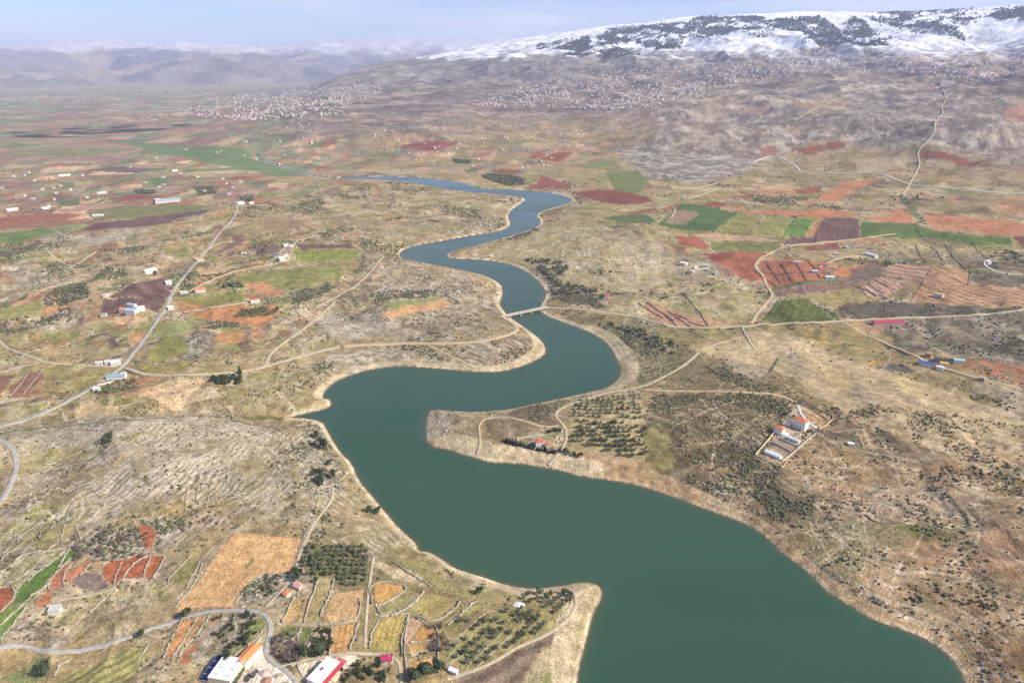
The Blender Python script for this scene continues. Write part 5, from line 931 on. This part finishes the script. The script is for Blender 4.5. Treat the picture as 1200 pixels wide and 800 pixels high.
# ------------------------------------------------------------------ buildings
def M_(c): return mat('paint_%d_%d_%d' % tuple(int(v*100) for v in c), c, .75, var=.07, scale=.4)
WH = (.78,.75,.70); CRM = (.66,.60,.50); ORR = (.62,.20,.08); REDR = (.50,.07,.06); GRYR = (.42,.43,.44); GLS = mat('window_glass', (.05,.07,.09), .15, spec=.6); TRIM = M_((.8,.78,.74))
def house(name, u, v, w_, d_, h_, rz, label, cat='house', roof='gable', wc=WH, rc=ORR, group=None, floors=1, ov=.5, rh=None, dz=-.1, win=True, awn=None, para=.5):
    x, y, z = P3(u, v); gs = [float(ground(x+a*w_/2, y+b*d_/2)) for a in (-1, 0, 1) for b in (-1, 0, 1)]; z = max(gs)+dz; z0 = min(gs)-1-z
    r = empty(name, (x, y, z), rz, label, cat, group); W, Dp = w_/2, d_/2; mb = MB()
    if roof == 'gable':
        rh = rh or d_*.22; mb.box(-W, W, -Dp, Dp, z0, h_); mb.poly([(-W,-Dp,h_+.003),(-W,Dp,h_+.003),(-W,0,h_+rh)]).poly([(W,Dp,h_+.003),(W,-Dp,h_+.003),(W,0,h_+rh)])
    else: mb.box(-W, W, -Dp, Dp, z0, h_)
    wl = mb.build('wall', M_(wc), r); q = MB(); t = .25
    if roof == 'gable':
        a, b = W+ov, Dp+ov; e = h_-rh*ov/Dp+.05; k = h_+rh+.05
        for s_ in (-1, 1):
            p = [(-a, s_*b, e), (a, s_*b, e), (a, 0, k), (-a, 0, k)]; up = [(i, j, zz+t) for i, j, zz in p]; q.poly(p if s_ < 0 else p[::-1]).poly(up if s_ < 0 else up[::-1])
            q.poly([p[0], p[1], up[1], up[0]]).poly([p[1], p[2], up[2], up[1]]).poly([p[3], p[0], up[0], up[3]])
    elif roof == 'hip':
        rh = rh or min(w_, d_)*.24; a, b = W+ov, Dp+ov; m_ = max(a-b, .4); e = h_; k = h_+rh
        c4 = [(-a,-b,e),(a,-b,e),(a,b,e),(-a,b,e)]; r1, r2 = (-m_, 0, k), (m_, 0, k); c5 = [(i, j, zz+t) for i, j, zz in c4]; r1 = (-m_, 0, k+t); r2 = (m_, 0, k+t)
        q.poly([c5[0], c5[1], r2, r1]).poly([c5[1], c5[2], r2]).poly([c5[2], c5[3], r1, r2]).poly([c5[3], c5[0], r1]).poly(c4[::-1])
        for i in range(4): q.poly([c4[i], c4[(i+1) % 4], c5[(i+1) % 4], c5[i]])
    else:
        q.box(-W-.15, W+.15, -Dp-.15, Dp+.15, h_+.002, h_+.25)
        for bx_ in ((-W-.15, W+.15, -Dp-.15, -Dp+.15), (-W-.15, W+.15, Dp-.15, Dp+.15), (-W-.15, -W+.15, -Dp+.155, Dp-.155), (W-.15, W+.15, -Dp+.155, Dp-.155)): q.box(*bx_, h_+.255, h_+.25+para)
    rf = q.build('roof', M_(rc), r)
    if roof != 'flat' and cat == 'house': MB().box(W*.4, W*.4+.8, -.4, .4, h_+rh*.5, h_+rh+1.1).build('chimney', M_(CRM), rf)
    if win:
        for fl in range(floors):
            zb = 1.0+fl*(h_/floors)
            for s_ in (-1, 1):
                n = max(2, int(w_/4)); 
                for i in range(n):
                    cx = -W+w_*(i+.5)/n
                    if fl == 0 and s_ == -1 and i == n//2:
                        dr_ = MB().box(cx-.6, cx+.6, -Dp-.08, -Dp-.01, 0, 2.3).build('door', mat('door_wood', (.2,.12,.07)), r); continue
                    f = MB().box(cx-.75, cx+.75, s_*(Dp+.04)-.035, s_*(Dp+.04)+.035, zb, zb+1.5).build('window', TRIM, r); MB().box(cx-.6, cx+.6, s_*(Dp+.09)-.012, s_*(Dp+.09)+.012, zb+.12, zb+1.38).build('pane', GLS, f)
            for s_ in (-1, 1):
                f = MB().box(s_*(W+.04)-.035, s_*(W+.04)+.035, -.7, .7, zb, zb+1.5).build('window', TRIM, r); MB().box(s_*(W+.09)-.012, s_*(W+.09)+.012, -.55, .55, zb+.12, zb+1.38).build('pane', GLS, f)
    if awn: MB().box(*awn).build('awning', M_(REDR), r)
    return r
R = math.radians
# villa compound on the right bank
yv = yaw((925,492),(950,499))
vA = house('villa', 938, 501, 17, 12, 10.5, yv, 'white villa with an orange hip roof beside the curved drive, larger of the two', roof='hip', floors=2)
MB().box(-6.5, 6.5, -8.6, -5.53, 3.2, 3.5).build('balcony', M_(WH), vA); MB().box(-9.5, -7.53, -4, 3, -1, 3.4).build('side_wing', M_(WH), vA)
for k in (-6, -2, 2, 6): MB().box(k-.2, k+.2, -8.4, -8, -1.5, 3.19).build('column', M_(WH), vA)
vB = house('villa', 913, 508, 12, 10, 8.5, yv, 'smaller white villa with an orange roof on the left of the compound', roof='hip', floors=2)
MB().box(-5, 5, -7.2, -4.53, 2.8, 3.1).build('balcony', M_(WH), vB)
MB().box(5.53, 12, -4, 4, -2, 3).box(5.4, 12.2, -4.2, 4.2, 3.01, 3.3).build('side_wing', M_(WH), vB)
house('pavilion', 923, 499, 7, 5, 3, yv, 'small white flat roofed pavilion between the two villas', 'building', 'flat', rc=WH, win=True)
house('long_outbuilding', 906, 534, 21, 7, 3.4, yaw((897,530),(917,538)), 'long pale grey roofed outbuilding at the foot of the villa compound', 'building', 'gable', rc=(.6,.62,.64), rh=.9)
house('pool_house', 930, 516, 16, 6, 3.2, yv, 'low white building with a flat roof beside the swimming pool', 'building', 'flat', wc=WH, rc=(.62,.6,.57))
x, y, z = P3(923, 513); pr = empty('swimming_pool', (x, y, z+1.2), yv, 'pale blue rectangular swimming pool on the terrace below the villas', 'pool')
MB().box(-8, 8, -3.5, 3.5, -3, 0).build('surround', M_((.6,.58,.54)), pr); MB().box(-5.5, 5.5, -1.9, 1.9, .004, .1).build('pool_water', mat('pool_blue', (.12,.42,.6), .1, spec=.5), pr)
wwm = M_((.52,.47,.38)); tn = M_((.52,.42,.27))
for p, l, h_, mm in [([(885,534),(896,521),(906,509)],'tall stone wall down the left side of the villa compound',3.5,tn),([(917,541),(935,526),(957,507)],'long pale boundary wall down the right side of the villa compound',2,wwm),([(904,518),(916,524),(927,530)],'upper white retaining wall above the long grey outbuilding',2.4,wwm),([(913,514),(926,520),(936,524)],'white retaining wall just under the swimming pool terrace',2.4,wwm),([(885,534),(900,541),(917,549),(922,540)],'low tan wall along the bottom of the villa compound',1.6,tn),([(960,503),(966,500),(979,489),(965,482),(938,472)],'dark edged wall round the terraced garden right of the drive',2,tn),([(940,474),(955,482),(970,492)],'garden terrace wall right of the curved drive',1.5,tn),([(923,476),(929,470),(934,473)],'short wall where the track meets the villa drive',1.5,tn)]:
    wall(p, l, None, h_, .8, mm, rough=.08, name='compound_wall')
singles('dark_tree', [(944,512),(947,508),(950,506),(941,515)], .8, 'dark garden tree inside the villa wall', 'garden trees of the villa compound')
singles('dark_tree', [(921,486),(926,483),(930,489)], .7, 'small green tree above the orange villa roofs', 'garden trees above the villas')
house('white_shed', 997, 521.5, 7, 4.5, 3, R(-20), 'small white shed alone in the dark scrub right of the villa', 'shed', 'gable', rc=WH, rh=.7)
# headland and bridge house
house('lake_house', 632, 521.5, 11, 8, 5.5, R(10), 'white house with a red roof behind the conifer row on the headland', roof='hip', rc=(.58,.14,.08), floors=2)
house('garden_annex', 640.5, 522.5, 6, 5, 3, R(10), 'small red roofed annex right of the headland house', 'shed', 'gable', rc=(.5,.12,.08))
house('farmhouse', 711.5, 348, 13, 9, 5.5, R(-8), 'white farmhouse with a bright red roof above the road east of the bridge', roof='hip', rc=(.60,.09,.06), floors=2)
# lower edge
ys = yaw((266,794),(281,772))
r = house('warehouse', 267, 789, 23, 20, 5, ys, 'large warehouse with a plain white flat roof at the lower edge', 'warehouse', 'flat', wc=(.7,.6,.42), rc=(.74,.74,.74))
x, y, z = P3(250, 786); r = empty('solar_array', (x, y, z+1), ys, 'dark blue solar panel array tilted left of the big white roof', 'solar panels')
pm = mat('solar_blue', (.012,.02,.09), .25, spec=.5); fm_ = M_((.6,.6,.6))
for i in range(4):
    for j in range(2): MB().box(-13+i*6.6, -6.8+i*6.6, -4+j*4.1, -.1+j*4.1, 3.0, 3.12).build('solar_panel', pm, r)
MB().box(-13.2, 13.2, -4.2, 4.3, 2.8, 2.98).build('frame', fm_, r)
for a in (-12, 0, 12):
    for b in (-3.6, 3.6): MB().box(a-.15, a+.15, b-.15, b+.15, -2.5, 2.79).build('leg', fm_, r)
house('workshop', 291.5, 770, 20, 9.5, 4.5, yaw((284,778),(298,762)), 'long building with a bright orange roof by the road junction', 'building', 'gable', rc=(.75,.27,.10), rh=1.6)
r = house('showroom', 380, 792, 26, 13, 5, yaw((372,800),(390,782)), 'white roofed building with a red canopy in the walled gravel yard', 'building', 'flat', rc=(.8,.8,.8))
MB().box(-13.3, 13.3, -11, -6.7, 4.2, 4.6).build('canopy', M_((.50,.07,.08)), r); MB().box(13.2, 17, -11, -2, 4.2, 4.6).build('porch', M_((.55,.12,.12)), r)
for a in (-12, -6, 0, 6, 12): MB().box(a-.2, a+.2, -10.8, -10.4, -2, 4.19).build('column', M_(WH), r)
MB().box(-1, 2, 1, 3, 5.27, 6.0).build('roof_hatch', M_((.45,.1,.2)), r)
house('cottage', 453.5, 774, 9.5, 7, 3.6, R(3), 'small cottage with a crimson roof beside the track above the garden', roof='gable', rc=(.42,.05,.09), rh=1.5)
house('small_house', 349.5, 688, 8, 6, 3.2, R(-30), 'small pink roofed house under the dark trees by the plantation', roof='gable', wc=(.7,.5,.45), rc=(.65,.33,.28))
house('garden_hut', 336, 697, 5.5, 5, 3, R(-30), 'small orange roofed hut in the garden left of the pink house', 'hut', 'hip', rc=(.7,.22,.08), win=False)
house('white_shed', 531.5, 787.5, 8, 3.4, 2.6, yaw((528,785),(536,789)), 'narrow white shed at the corner of the spit grove', 'shed', 'gable', rc=(.7,.74,.82), rh=.5)
house('white_hut', 65, 716, 9, 8, 3, R(15), 'squat whitish ruined hut below the red plots', 'hut', 'flat', wc=(.6,.58,.53), rc=(.55,.54,.5), win=False)
wall(E2((480,735),(600,700),(590,720),(640,806)), 'curb wall round the white gravel yard beside the road', None, 1, .6, wwm, rough=.05, name='yard_wall')
wall([(287.5,779),(281,790),(274,802)], 'dark clipped hedge along the right side of the white roofed warehouse', None, 2.4, 3.2, mat('hedge_leaves', (.09,.10,.045), .9, var=.3), name='hedge', cat='hedge', rough=.2)
wall([(282,776),(290,767),(298,757),(306,747)], 'pale wall behind the orange roofed building', None, 1.6, .7, tn, rough=.1, name='compound_wall')
def heap(u, v, rad, h_, label, c, name='rubble_heap', cat='heap'):
    x, y, z = P3(u, v); bv, bf = blob(int(u), 1); 
    n = 14; V = [(0, 0, h_)]; 
    for k in range(1, 4):
        for i in range(n): a = i*2*math.pi/n; q = rad*k/3*(1+.25*(RS.rand()-.5)); V.append((q*math.cos(a), q*math.sin(a)*.8, h_*(1-k/3)**1.3*(1+.3*(RS.rand()-.5))-(.6 if k == 3 else 0)))
    F_ = [(0, 1+i, 1+(i+1) % n) for i in range(n)]
    for k in range(2):
        for i in range(n): F_.append((1+k*n+i, 1+(k+1)*n+i, 1+(k+1)*n+(i+1) % n, 1+k*n+(i+1) % n))
    me = bpy.data.meshes.new(name); me.from_pydata(V, [], F_); me.materials.append(mat('heap_%d' % int(u), c, 1, var=.2, scale=.6, bump=.5)); o = bpy.data.objects.new(name, me); C.objects.link(o); o.location = (x, y, z); tag(o, label, cat)
heap(607, 709, 7, 1.6, 'pale rubble heap among the olive trees on the spit', (.68,.66,.62)); heap(310, 788, 6, 2, 'beige gravel heap in the white yard across from the warehouse', (.5,.42,.35)); heap(312, 797, 6, 2.2, 'reddish brown heap at the bottom of the white yard', (.36,.2,.14)); heap(326, 791, 4, 1.2, 'small grassy mound in the white yard beside the road', (.35,.34,.2)); heap(364, 786, 5, 1.4, 'brown planted mound in the walled gravel yard', (.3,.24,.17)); heap(653, 240, 11, 8, 'round whitish rock mound on the river bend shore', (.66,.62,.55), 'rock_mound', 'mound')
def truck(u, v, rz, label, cab, bed):
    x, y, z = P3(u, v); r = empty('truck', (x, y, z+.1), rz, label, 'truck'); MB().box(-3.6, 1.4, -1.2, 1.2, 1.0, 2.4).build('cargo_bed', M_(bed), r); c = MB(); c.v = [(1.5,-1.1,.8),(3.6,-1.1,.8),(3.6,1.1,.8),(1.5,1.1,.8),(1.5,-1.1,2.7),(3.0,-1.1,2.7),(3.0,1.1,2.7),(1.5,1.1,2.7)]
    for f in [(0,3,2,1),(4,5,6,7),(0,1,5,4),(1,2,6,5),(2,3,7,6),(3,0,4,7)]: c.f.append(list(f)); c.m.append(0)
    c.build('cab', M_(cab), r); MB().box(-3.6, 3.4, -.5, .5, .6, .98).build('chassis', M_((.05,.05,.05)), r)
    for a in (-2.6, -1.4, 2.5):
        for b in (-1.05, 1.05):
            q = MB(); n = 10; p0 = [(a+.5*math.cos(i*.628), b-.15, .5+.5*math.sin(i*.628)) for i in range(n)]; p1 = [(a_, b+.15, c_) for a_, _, c_ in p0]; q.poly(p0).poly(p1[::-1])
            for i in range(n): q.poly([p0[i], p1[i], p1[(i+1) % n], p0[(i+1) % n]])
            q.build('wheel', M_((.03,.03,.03)), r)
truck(299, 790, R(70), 'dark truck parked in the white yard beside the heaps', (.06,.06,.07), (.1,.1,.12)); truck(291, 795, R(100), 'dark truck standing behind the hedge at the lower edge', (.05,.05,.06), (.07,.07,.08))
# junk yard and crimson roofed shed
house('poultry_shed', 1040, 380, 62, 13, 5, yaw((1022,380),(1058,379)), 'very long shed with a crimson roof on the road through the right fields', 'shed', 'gable', wc=(.5,.3,.3), rc=(.50,.05,.10), rh=2)
for (u, v, w_, d_, h_, a, l, rc, rf) in [(1085,428,22,9,4,(1075,425,1094,430),'long shed with a bright blue roof at the left of the scrapyard',(.05,.13,.40),'gable'),(1123,424.5,16,9,4,(1116,424,1130,424),'pale turquoise tunnel roof at the right of the scrapyard',(.30,.55,.50),'gable'),(1106,428,12,8,3.5,(1100,427,1112,428),'yellow roofed hut in the middle of the scrapyard',(.60,.42,.08),'gable'),(1101,433,11,7,4,(1096,432,1106,434),'white box shed at the front of the scrapyard',(.8,.8,.8),'flat'),(1096,430,6,6,4,(1092,429,1099,431),'small red roofed hut at the front of the scrapyard',(.5,.08,.06),'gable'),(1099,423,12,8,3,(1093,422,1104,423),'dark shed at the back of the scrapyard',(.08,.08,.09),'flat'),(1112,423.5,14,7,3,(1106,423,1118,424),'dark long shed left of the turquoise roof',(.10,.09,.10),'flat'),(1087,418,9,6,3,(1083,417,1091,419),'small dark hut on the track above the scrapyard',(.15,.07,.06),'gable'),(1149,446,8,5,2.5,(1145,445,1153,447),'dark hut on the track right of the scrapyard',(.07,.08,.07),'flat'),
    (934,308.5,18,8,4,(930,309,939,310),'pink roofed shed left of the farm trees',(.65,.45,.45),'gable'),(965.5,311.5,16,10,5,(961,310,971,311),'white farm building with a red roof end right of the farm trees',(.62,.12,.12),'gable'),(955,319.5,14,9,4,(950,319,960,320),'white flat roofed farm building below the farm trees',(.75,.75,.72),'flat'),(972,327,20,10,4,(967,326,978,326),'pale mint roofed building at the end of the green strip',(.55,.68,.60),'gable'),(1021,300,34,12,5,(1013,297,1031,302),'white long roofed building beside the quarried terraces',(.80,.74,.74),'gable'),(992,291,22,9,5,(988,290,998,292),'grey roofed farm building behind the white long one',(.55,.53,.5),'flat'),(980,298.5,12,8,4,(976,298,985,299),'small white building left of the grey roofed farm',(.75,.72,.7),'flat'),(923,289,9,7,4,(920,288,926,289),'tiny white hut where the track reaches the purple field',(.75,.73,.7),'flat'),(925,299.5,6,5,3,(920,299,926,300),'tiny pale hut in the tan field above the farm',(.72,.7,.66),'flat'),
    (801,310.5,17,11,5,(795,309,806,310),'white flat roofed building at the left of the hillside hamlet',(.78,.77,.74),'flat'),(815,315.5,11,8,4.5,(811,315,819,315),'pinkish roofed house in the middle of the hamlet',(.7,.52,.5),'gable'),(810.5,319,10,7,4,(806,318,815,319),'lowest small white house in the hamlet',(.76,.74,.7),'flat'),(826.5,312.5,13,8,4.5,(822,312,831,312),'upper white house on the right of the hamlet',(.78,.77,.74),'flat'),(828,317.5,12,7,4.5,(823,317,832,317),'white house just below the upper right hamlet house',(.74,.75,.72),'flat'),(838.5,321.5,20,8,4,(836,318,841,325),'grey metal roofed shed at the right end of the hamlet',(.45,.47,.52),'gable'),
    (1100,347.5,18,9,5,(1094,347,1106,348),'pale yellow building in the terraced vineyard',(.62,.53,.25),'flat'),(1158,309,12,8,5,(1154,309,1162,309),'whitish house in the curve of the grey lane at the right',(.7,.74,.72),'flat'),(1166,309,9,7,4,(1163,309,1169,309),'dark green roofed shed beside the whitish house at the right',(.15,.2,.17),'gable')]:
    house('shed' if 'shed' in l or 'hut' in l else 'farm_building', u, v, w_, d_, h_, yaw(a[:2], a[2:]), l, 'shed' if ('shed' in l or 'hut' in l) else 'building', rf, rc=rc, wc=(.68,.64,.58) if max(rc) > .3 else (.3,.28,.26), win='shed' not in l)
BL_ = [(155,366.5,22,13,5,'light blue roofed farm building on the orange terrace',(.32,.50,.70),'gable'),(145.5,366,13,11,5,'bright orange roofed part of the farm left of the blue roof',(.72,.27,.12),'gable'),(155,359.5,18,8,5,'grey blue roofed building behind the light blue roof',(.38,.48,.56),'gable'),(165.5,363,14,12,5,'whitish block right of the light blue farm roof',(.72,.73,.72),'flat'),(176,320,30,12,5,'long white roofed barn above the vineyard',(.78,.79,.77),'gable'),(124,347.5,9,8,4,'small pale house at the left corner of the vineyard',(.62,.6,.62),'flat'),(198,333,13,10,6,'whitish house on the left of the road above the vineyard',(.76,.72,.68),'flat'),(235,341.5,20,14,5,'orange roofed farm building on the side track',(.68,.24,.11),'gable'),(215.5,344,13,9,4,'white hut beside the dark green ground on the side track',(.7,.74,.72),'flat'),(235,306,14,11,7,'orange roofed white house on the main road',(.62,.25,.11),'gable'),(229,304,11,9,4,'low orange roofed outbuilding beside the main road house',(.6,.3,.17),'gable'),(122,370,10,8,4,'dark grey roofed hut at the left of the terrace farm',(.25,.28,.32),'gable'),(200.5,362,11,9,5,'white cube house on the road right of the vineyard',(.76,.74,.7),'flat'),
  (330.5,305,15,11,7,'white farmhouse where the side track bends north',(.78,.75,.7),'flat'),(334.5,300.5,12,9,5,'pink walled annex right behind the white farmhouse',(.55,.33,.3),'gable'),(324,300.5,15,12,4,'purple grey roofed barn left of the white farmhouse',(.18,.14,.16),'gable'),(335,288.5,14,10,5,'white building up the track beyond the farmhouse',(.75,.74,.72),'flat'),(341,289,8,7,4,'tiny white building beside the one up the track',(.73,.7,.66),'flat'),(286,298,11,8,4,'tiny white house in the fields between the two tracks',(.74,.72,.68),'flat'),(299,354,19,9,7,'white house with a dark red roof at the end of the side track',(.50,.11,.10),'hip'),
  (137,443,28,11,5,'teal blue roofed building at the road fork',(.22,.38,.44),'gable'),(145,440.5,9,8,4,'small white building at the sharp tip of the road fork',(.75,.76,.75),'flat'),(136,427,14,8,5,'white house above the road fork',(.78,.74,.7),'flat'),(128.5,425.5,13,7,4,'pale grey roofed house left of the white house above the fork',(.6,.58,.6),'gable'),(138,421,14,7,4,'dark roofed barn behind the houses above the fork',(.1,.08,.08),'gable'),(117,427,11,7,4,'leftmost pale roofed house above the road fork',(.6,.6,.6),'gable'),(113.5,457,9,7,4,'small grey building by the road below the fork',(.55,.6,.66),'gable'),(123,450,22,4,3,'narrow rust roofed shed between road and orchard',(.22,.13,.11),'gable'),
  (197,237,85,24,8,'very large blue grey warehouse roof on the plain',(.36,.44,.54),'gable'),(185,236,20,18,8,'white end block left of the very large warehouse',(.76,.75,.73),'flat'),(76,206.5,48,16,5,'long white roofed shed far out on the plain',(.8,.8,.8),'gable'),(15,247,34,16,6,'large white barn at the left edge of the plain',(.74,.74,.74),'gable'),(115,253.5,34,9,4,'thin white greenhouse alone in the green field',(.78,.78,.78),'gable'),(282,239,26,16,7,'white house at the top of the main road',(.76,.74,.7),'flat'),(295,239,18,13,6,'second white house right of the one at the top of the main road',(.74,.7,.66),'flat'),(53,245,24,13,5,'pale barn right of the large one at the left edge',(.62,.62,.62),'gable'),(120,227,34,11,5,'pale greenhouse row behind the red fields',(.7,.7,.7),'gable'),(205,201,26,20,7,'white building behind the dark copse on the plain',(.75,.75,.75),'flat'),(658,150,20,15,8,'x',WH,'flat')]
for (u, v, w_, d_, h_, l, rc, rf) in BL_:
    if l == 'x': continue
    a = yaw((u-4, v+.4), (u+4, v-.4)); k = 'barn' if 'barn' in l or 'shed' in l or 'warehouse' in l else 'house' if 'house' in l and 'green' not in l else 'farm_building'
    house(k, u, v, w_, d_, h_, a, l, {'barn': 'barn', 'house': 'house', 'farm_building': 'building'}[k], rf, rc=rc, wc=(.5,.46,.42) if max(rc) < .2 else (.74,.69,.62), win=(v > 280 and k == 'house'))
x, y, z = P3(212, 347)
# bridge
a, b = at([(590,371.5),(640,361.5)]); cx, cy = (a+b)/2; Lb = float(np.hypot(*(b-a))); za = max(float(ground(*a)), float(ground(*b)), 6)+.6
br = empty('bridge', (cx, cy, 0), math.atan2(b[1]-a[1], b[0]-a[0]), 'straight concrete road bridge on four piers across the narrow part of the lake', 'bridge')
cb = mat('bridge_concrete', (.46,.38,.32), .9, var=.15, scale=.4); MB().box(-Lb/2-6, Lb/2+6, -4.6, 4.6, za-1.4, za).build('deck', cb, br); MB().box(-Lb/2-6, Lb/2+6, -3.6, 3.6, za+.004, za+.06).build('roadway', dirt, br)
for s_ in (-1, 1): MB().box(-Lb/2-6, Lb/2+6, s_*4.35-.2, s_*4.35+.2, za+.002, za+1.0).build('parapet', M_((.6,.5,.42)), br)
for k in (-.36, -.12, .12, .36): MB().box(k*Lb-1, k*Lb+1, -3.8, 3.8, -8, za-2.3).box(k*Lb-1.6, k*Lb+1.6, -4.3, 4.3, za-2.29, za-1.41).build('pier', mat('pier_concrete', (.5,.47,.42), .9), br)
# roof details of the two big roofs and a real cloud high above the plain (its shadow lies on the far fields)
for nm_, pts_ in (('warehouse', [(-7,-5),(-7,5),(0,-5),(0,5),(7,-5),(7,5)]),):
    o = bpy.data.objects[nm_]
    for a, b in pts_: MB().box(a-.8, a+.8, b-1.6, b+1.6, 5.26, 5.5).build('skylight', M_((.5,.55,.6)), o)
    for a in (-9, -3, 3, 9): MB().box(a-.08, a+.08, -9.8, 9.8, 5.255, 5.33).build('roof_seam', M_((.55,.55,.54)), o)
sv = np.array([math.cos(SUN_EL)*math.sin(SUN_AZ), math.cos(SUN_EL)*math.cos(SUN_AZ), math.sin(SUN_EL)]); cxy = at((108, 154))[0]; cpos = np.array([cxy[0], cxy[1], 0])+sv*(3000/sv[2])
cm = bpy.data.meshes.new('cloud'); bm_v, bm_f, off = [], [], 0
for k in range(26):
    bv, bf = blob(700+k, .35); r_q = RS.uniform(60, 130); c_ = np.array([RS.normal(0, 210), RS.normal(0, 260), RS.normal(0, 25)]); bm_v += (bv*r_q+c_).tolist(); bm_f += (bf+off).tolist(); off += 12
cm.from_pydata(bm_v, [], bm_f); cm.materials.append(mat('cloud_white', (.85,.85,.88), 1, var=.02)); co = bpy.data.objects.new('cloud', cm); C.objects.link(co); co.location = cpos; tag(co, kind='stuff')

# ------------------------------------------------------------------ villages: one house each for the largest, the rest as one mass
def vil(px, n, seed, lam=60):
    poly = at(px); r = np.random.RandomState(seed); P_ = np.asarray(px, float); lo, hi_ = P_.min(0), P_.max(0); o = []
    while len(o) < n:
        q = lo+r.rand(n, 2)*(hi_-lo)
        k = sdist(q[:, 0], q[:, 1], P_) < 0; q = q[k]; c = vnoise(q[:, 0]/14, q[:, 1]/4, seed)*.6+vnoise(q[:, 0]/5, q[:, 1]/1.6, seed+1)*.5; q = q[r.rand(len(q)) < np.clip((c-.3)*2.2, 0, 1)]
        o += [tuple(t) for t in q]
    return at(o[:n])
VS = [('pale house of the middle hillside village','houses of the middle hillside village',vil([(545,124),(590,110),(620,96),(660,88),(720,84),(800,78),(862,74),(862,96),(820,104),(790,118),(760,128),(700,128),(640,126)], 1150, 1),150),
 ('pale house of the high right hillside village','houses of the right hillside village',np.concatenate([vil([(860,74),(940,68),(1005,66),(1062,72),(1064,84),(930,86),(880,96),(860,98)], 480, 2),vil([(1060,84),(1100,72),(1150,73),(1260,72),(1260,92),(1180,90),(1160,96),(1100,92)], 340, 3)]),110),
 ('small house in the spread out town on the plain below the dark hill','houses of the town on the plain',np.concatenate([vil([(195,134),(225,120),(260,114),(320,108),(370,102),(410,103),(412,122),(396,136),(340,138),(300,142),(240,138)], 700, 4),vil([(400,100),(450,92),(445,110),(410,122)], 60, 5)]),0),
 ('x','x',np.concatenate([vil([(130,140),(200,132),(215,138),(150,144)], 30, 6),vil([(-60,118),(0,114),(120,110),(250,106),(250,112),(100,118),(0,121)], 170, 7),vil([(800,98),(860,96),(860,112),(800,116)], 40, 8),vil([(-60,200),(0,198),(90,196),(120,230),(60,245),(-60,250)], 26, 9),vil([(140,195),(330,140),(400,150),(270,230),(150,230)], 34, 10),vil([(420,150),(560,140),(700,150),(640,200),(480,200)], 60, 11),vil([(100,98),(250,94),(330,100),(250,104)], 60, 12)]),0)]
vr = [mat('village_roof_%d' % i, c, .8, var=.1, scale=.05) for i, c in enumerate([(.50,.2,.13),(.55,.52,.49),(.72,.70,.66),(.42,.3,.25)])]; vw = mat('village_wall', (.60,.56,.51), .85, var=.15, scale=.03)
def vmesh(w_, d_, h_, gable, rm_):
    b = MB().box(-w_/2, w_/2, -d_/2, d_/2, -6, h_)
    W, Q = w_/2+.4, d_/2+.4
    if gable: k = h_+d_*.25; b.poly([(-W,-Q,h_),(W,-Q,h_),(W,0,k),(-W,0,k)], 1).poly([(W,Q,h_),(-W,Q,h_),(-W,0,k),(W,0,k)], 1).poly([(-W,Q,h_),(-W,-Q,h_),(-W,0,k)], 0).poly([(W,-Q,h_),(W,Q,h_),(W,0,k)], 0)
    else: b.box(-W, W, -Q, Q, h_+.01, h_+.6, 1)
    return b
protos = []
for i in range(10):
    b = vmesh(RS.uniform(14, 24), RS.uniform(12, 18), RS.choice([4, 7, 7, 10]), i % 2 == 0, 0); protos.append(b)
pmesh = []
for i, b in enumerate(protos):
    me = bpy.data.meshes.new('village_house'); me.from_pydata(b.v, [], b.f); me.materials.append(vw); me.materials.append(vr[[0, 1, 0, 2, 3, 1, 0, 2, 3, 2][i]]); 
    for p, q in zip(me.polygons, b.m): p.material_index = q
    pmesh.append(me)
RV, RF, RM = [], [], []
for lab, grp, pts, lim in VS:
    pts = pts[np.argsort(np.hypot(pts[:, 0], pts[:, 1]))]; pts = pts[np.hypot(pts[:, 0], pts[:, 1]) < 25000]; zz = ground(pts[:, 0], pts[:, 1])
    wh = where(pts[:lim], 5, 3) if lim else []
    for i, ((x, y), z) in enumerate(zip(pts, zz)):
        a = RS.rand()*3.14; k = RS.randint(10); s_ = (1 if math.hypot(x, y) < 9500 else 1.1) if lab != 'x' else .75
        if i < lim:
            o = bpy.data.objects.new('village_house', pmesh[k]); C.objects.link(o); o.location = (x, y, z); o.rotation_euler.z = a; tag(o, lab+', '+wh[i], 'house', grp)
        else:
            b = protos[k]; v = np.array(b.v)*s_; c_, n_ = math.cos(a), math.sin(a); v = np.stack([v[:, 0]*c_-v[:, 1]*n_+x, v[:, 0]*n_+v[:, 1]*c_+y, v[:, 2]+z], 1); off = sum(len(q) for q in RV[-1:]) and RV_N[0] if RV else 0
            if not RV: RV_N = [0]
            off = RV_N[0]; RV.append(v); RV_N[0] += len(v); RF += [[off+j for j in f] for f in b.f]; RM += [0 if m_ == 0 else 1+[0, 1, 0, 2, 3, 1, 0, 2, 3, 2][k] for m_ in b.m]
me = bpy.data.meshes.new('village_houses'); me.from_pydata(np.concatenate(RV).tolist(), [], RF); me.materials.append(vw)
for q in vr: me.materials.append(q)
me.polygons.foreach_set('material_index', RM); o = bpy.data.objects.new('village_houses', me); C.objects.link(o); tag(o, kind='stuff')
house('large_hall', 1110, 98, 110, 40, 14, yaw((1100,98),(1120,97.5)), 'large white flat roofed hall on the slope below the right village', 'building', 'flat', win=False, rc=(.75,.73,.7)); house('large_block', 1150, 89, 60, 30, 18, yaw((1145,89),(1156,88.5)), 'biggest red roofed block in the right village', 'building', 'gable', win=False, rc=(.5,.16,.12))
print('objects', len(bpy.data.objects))
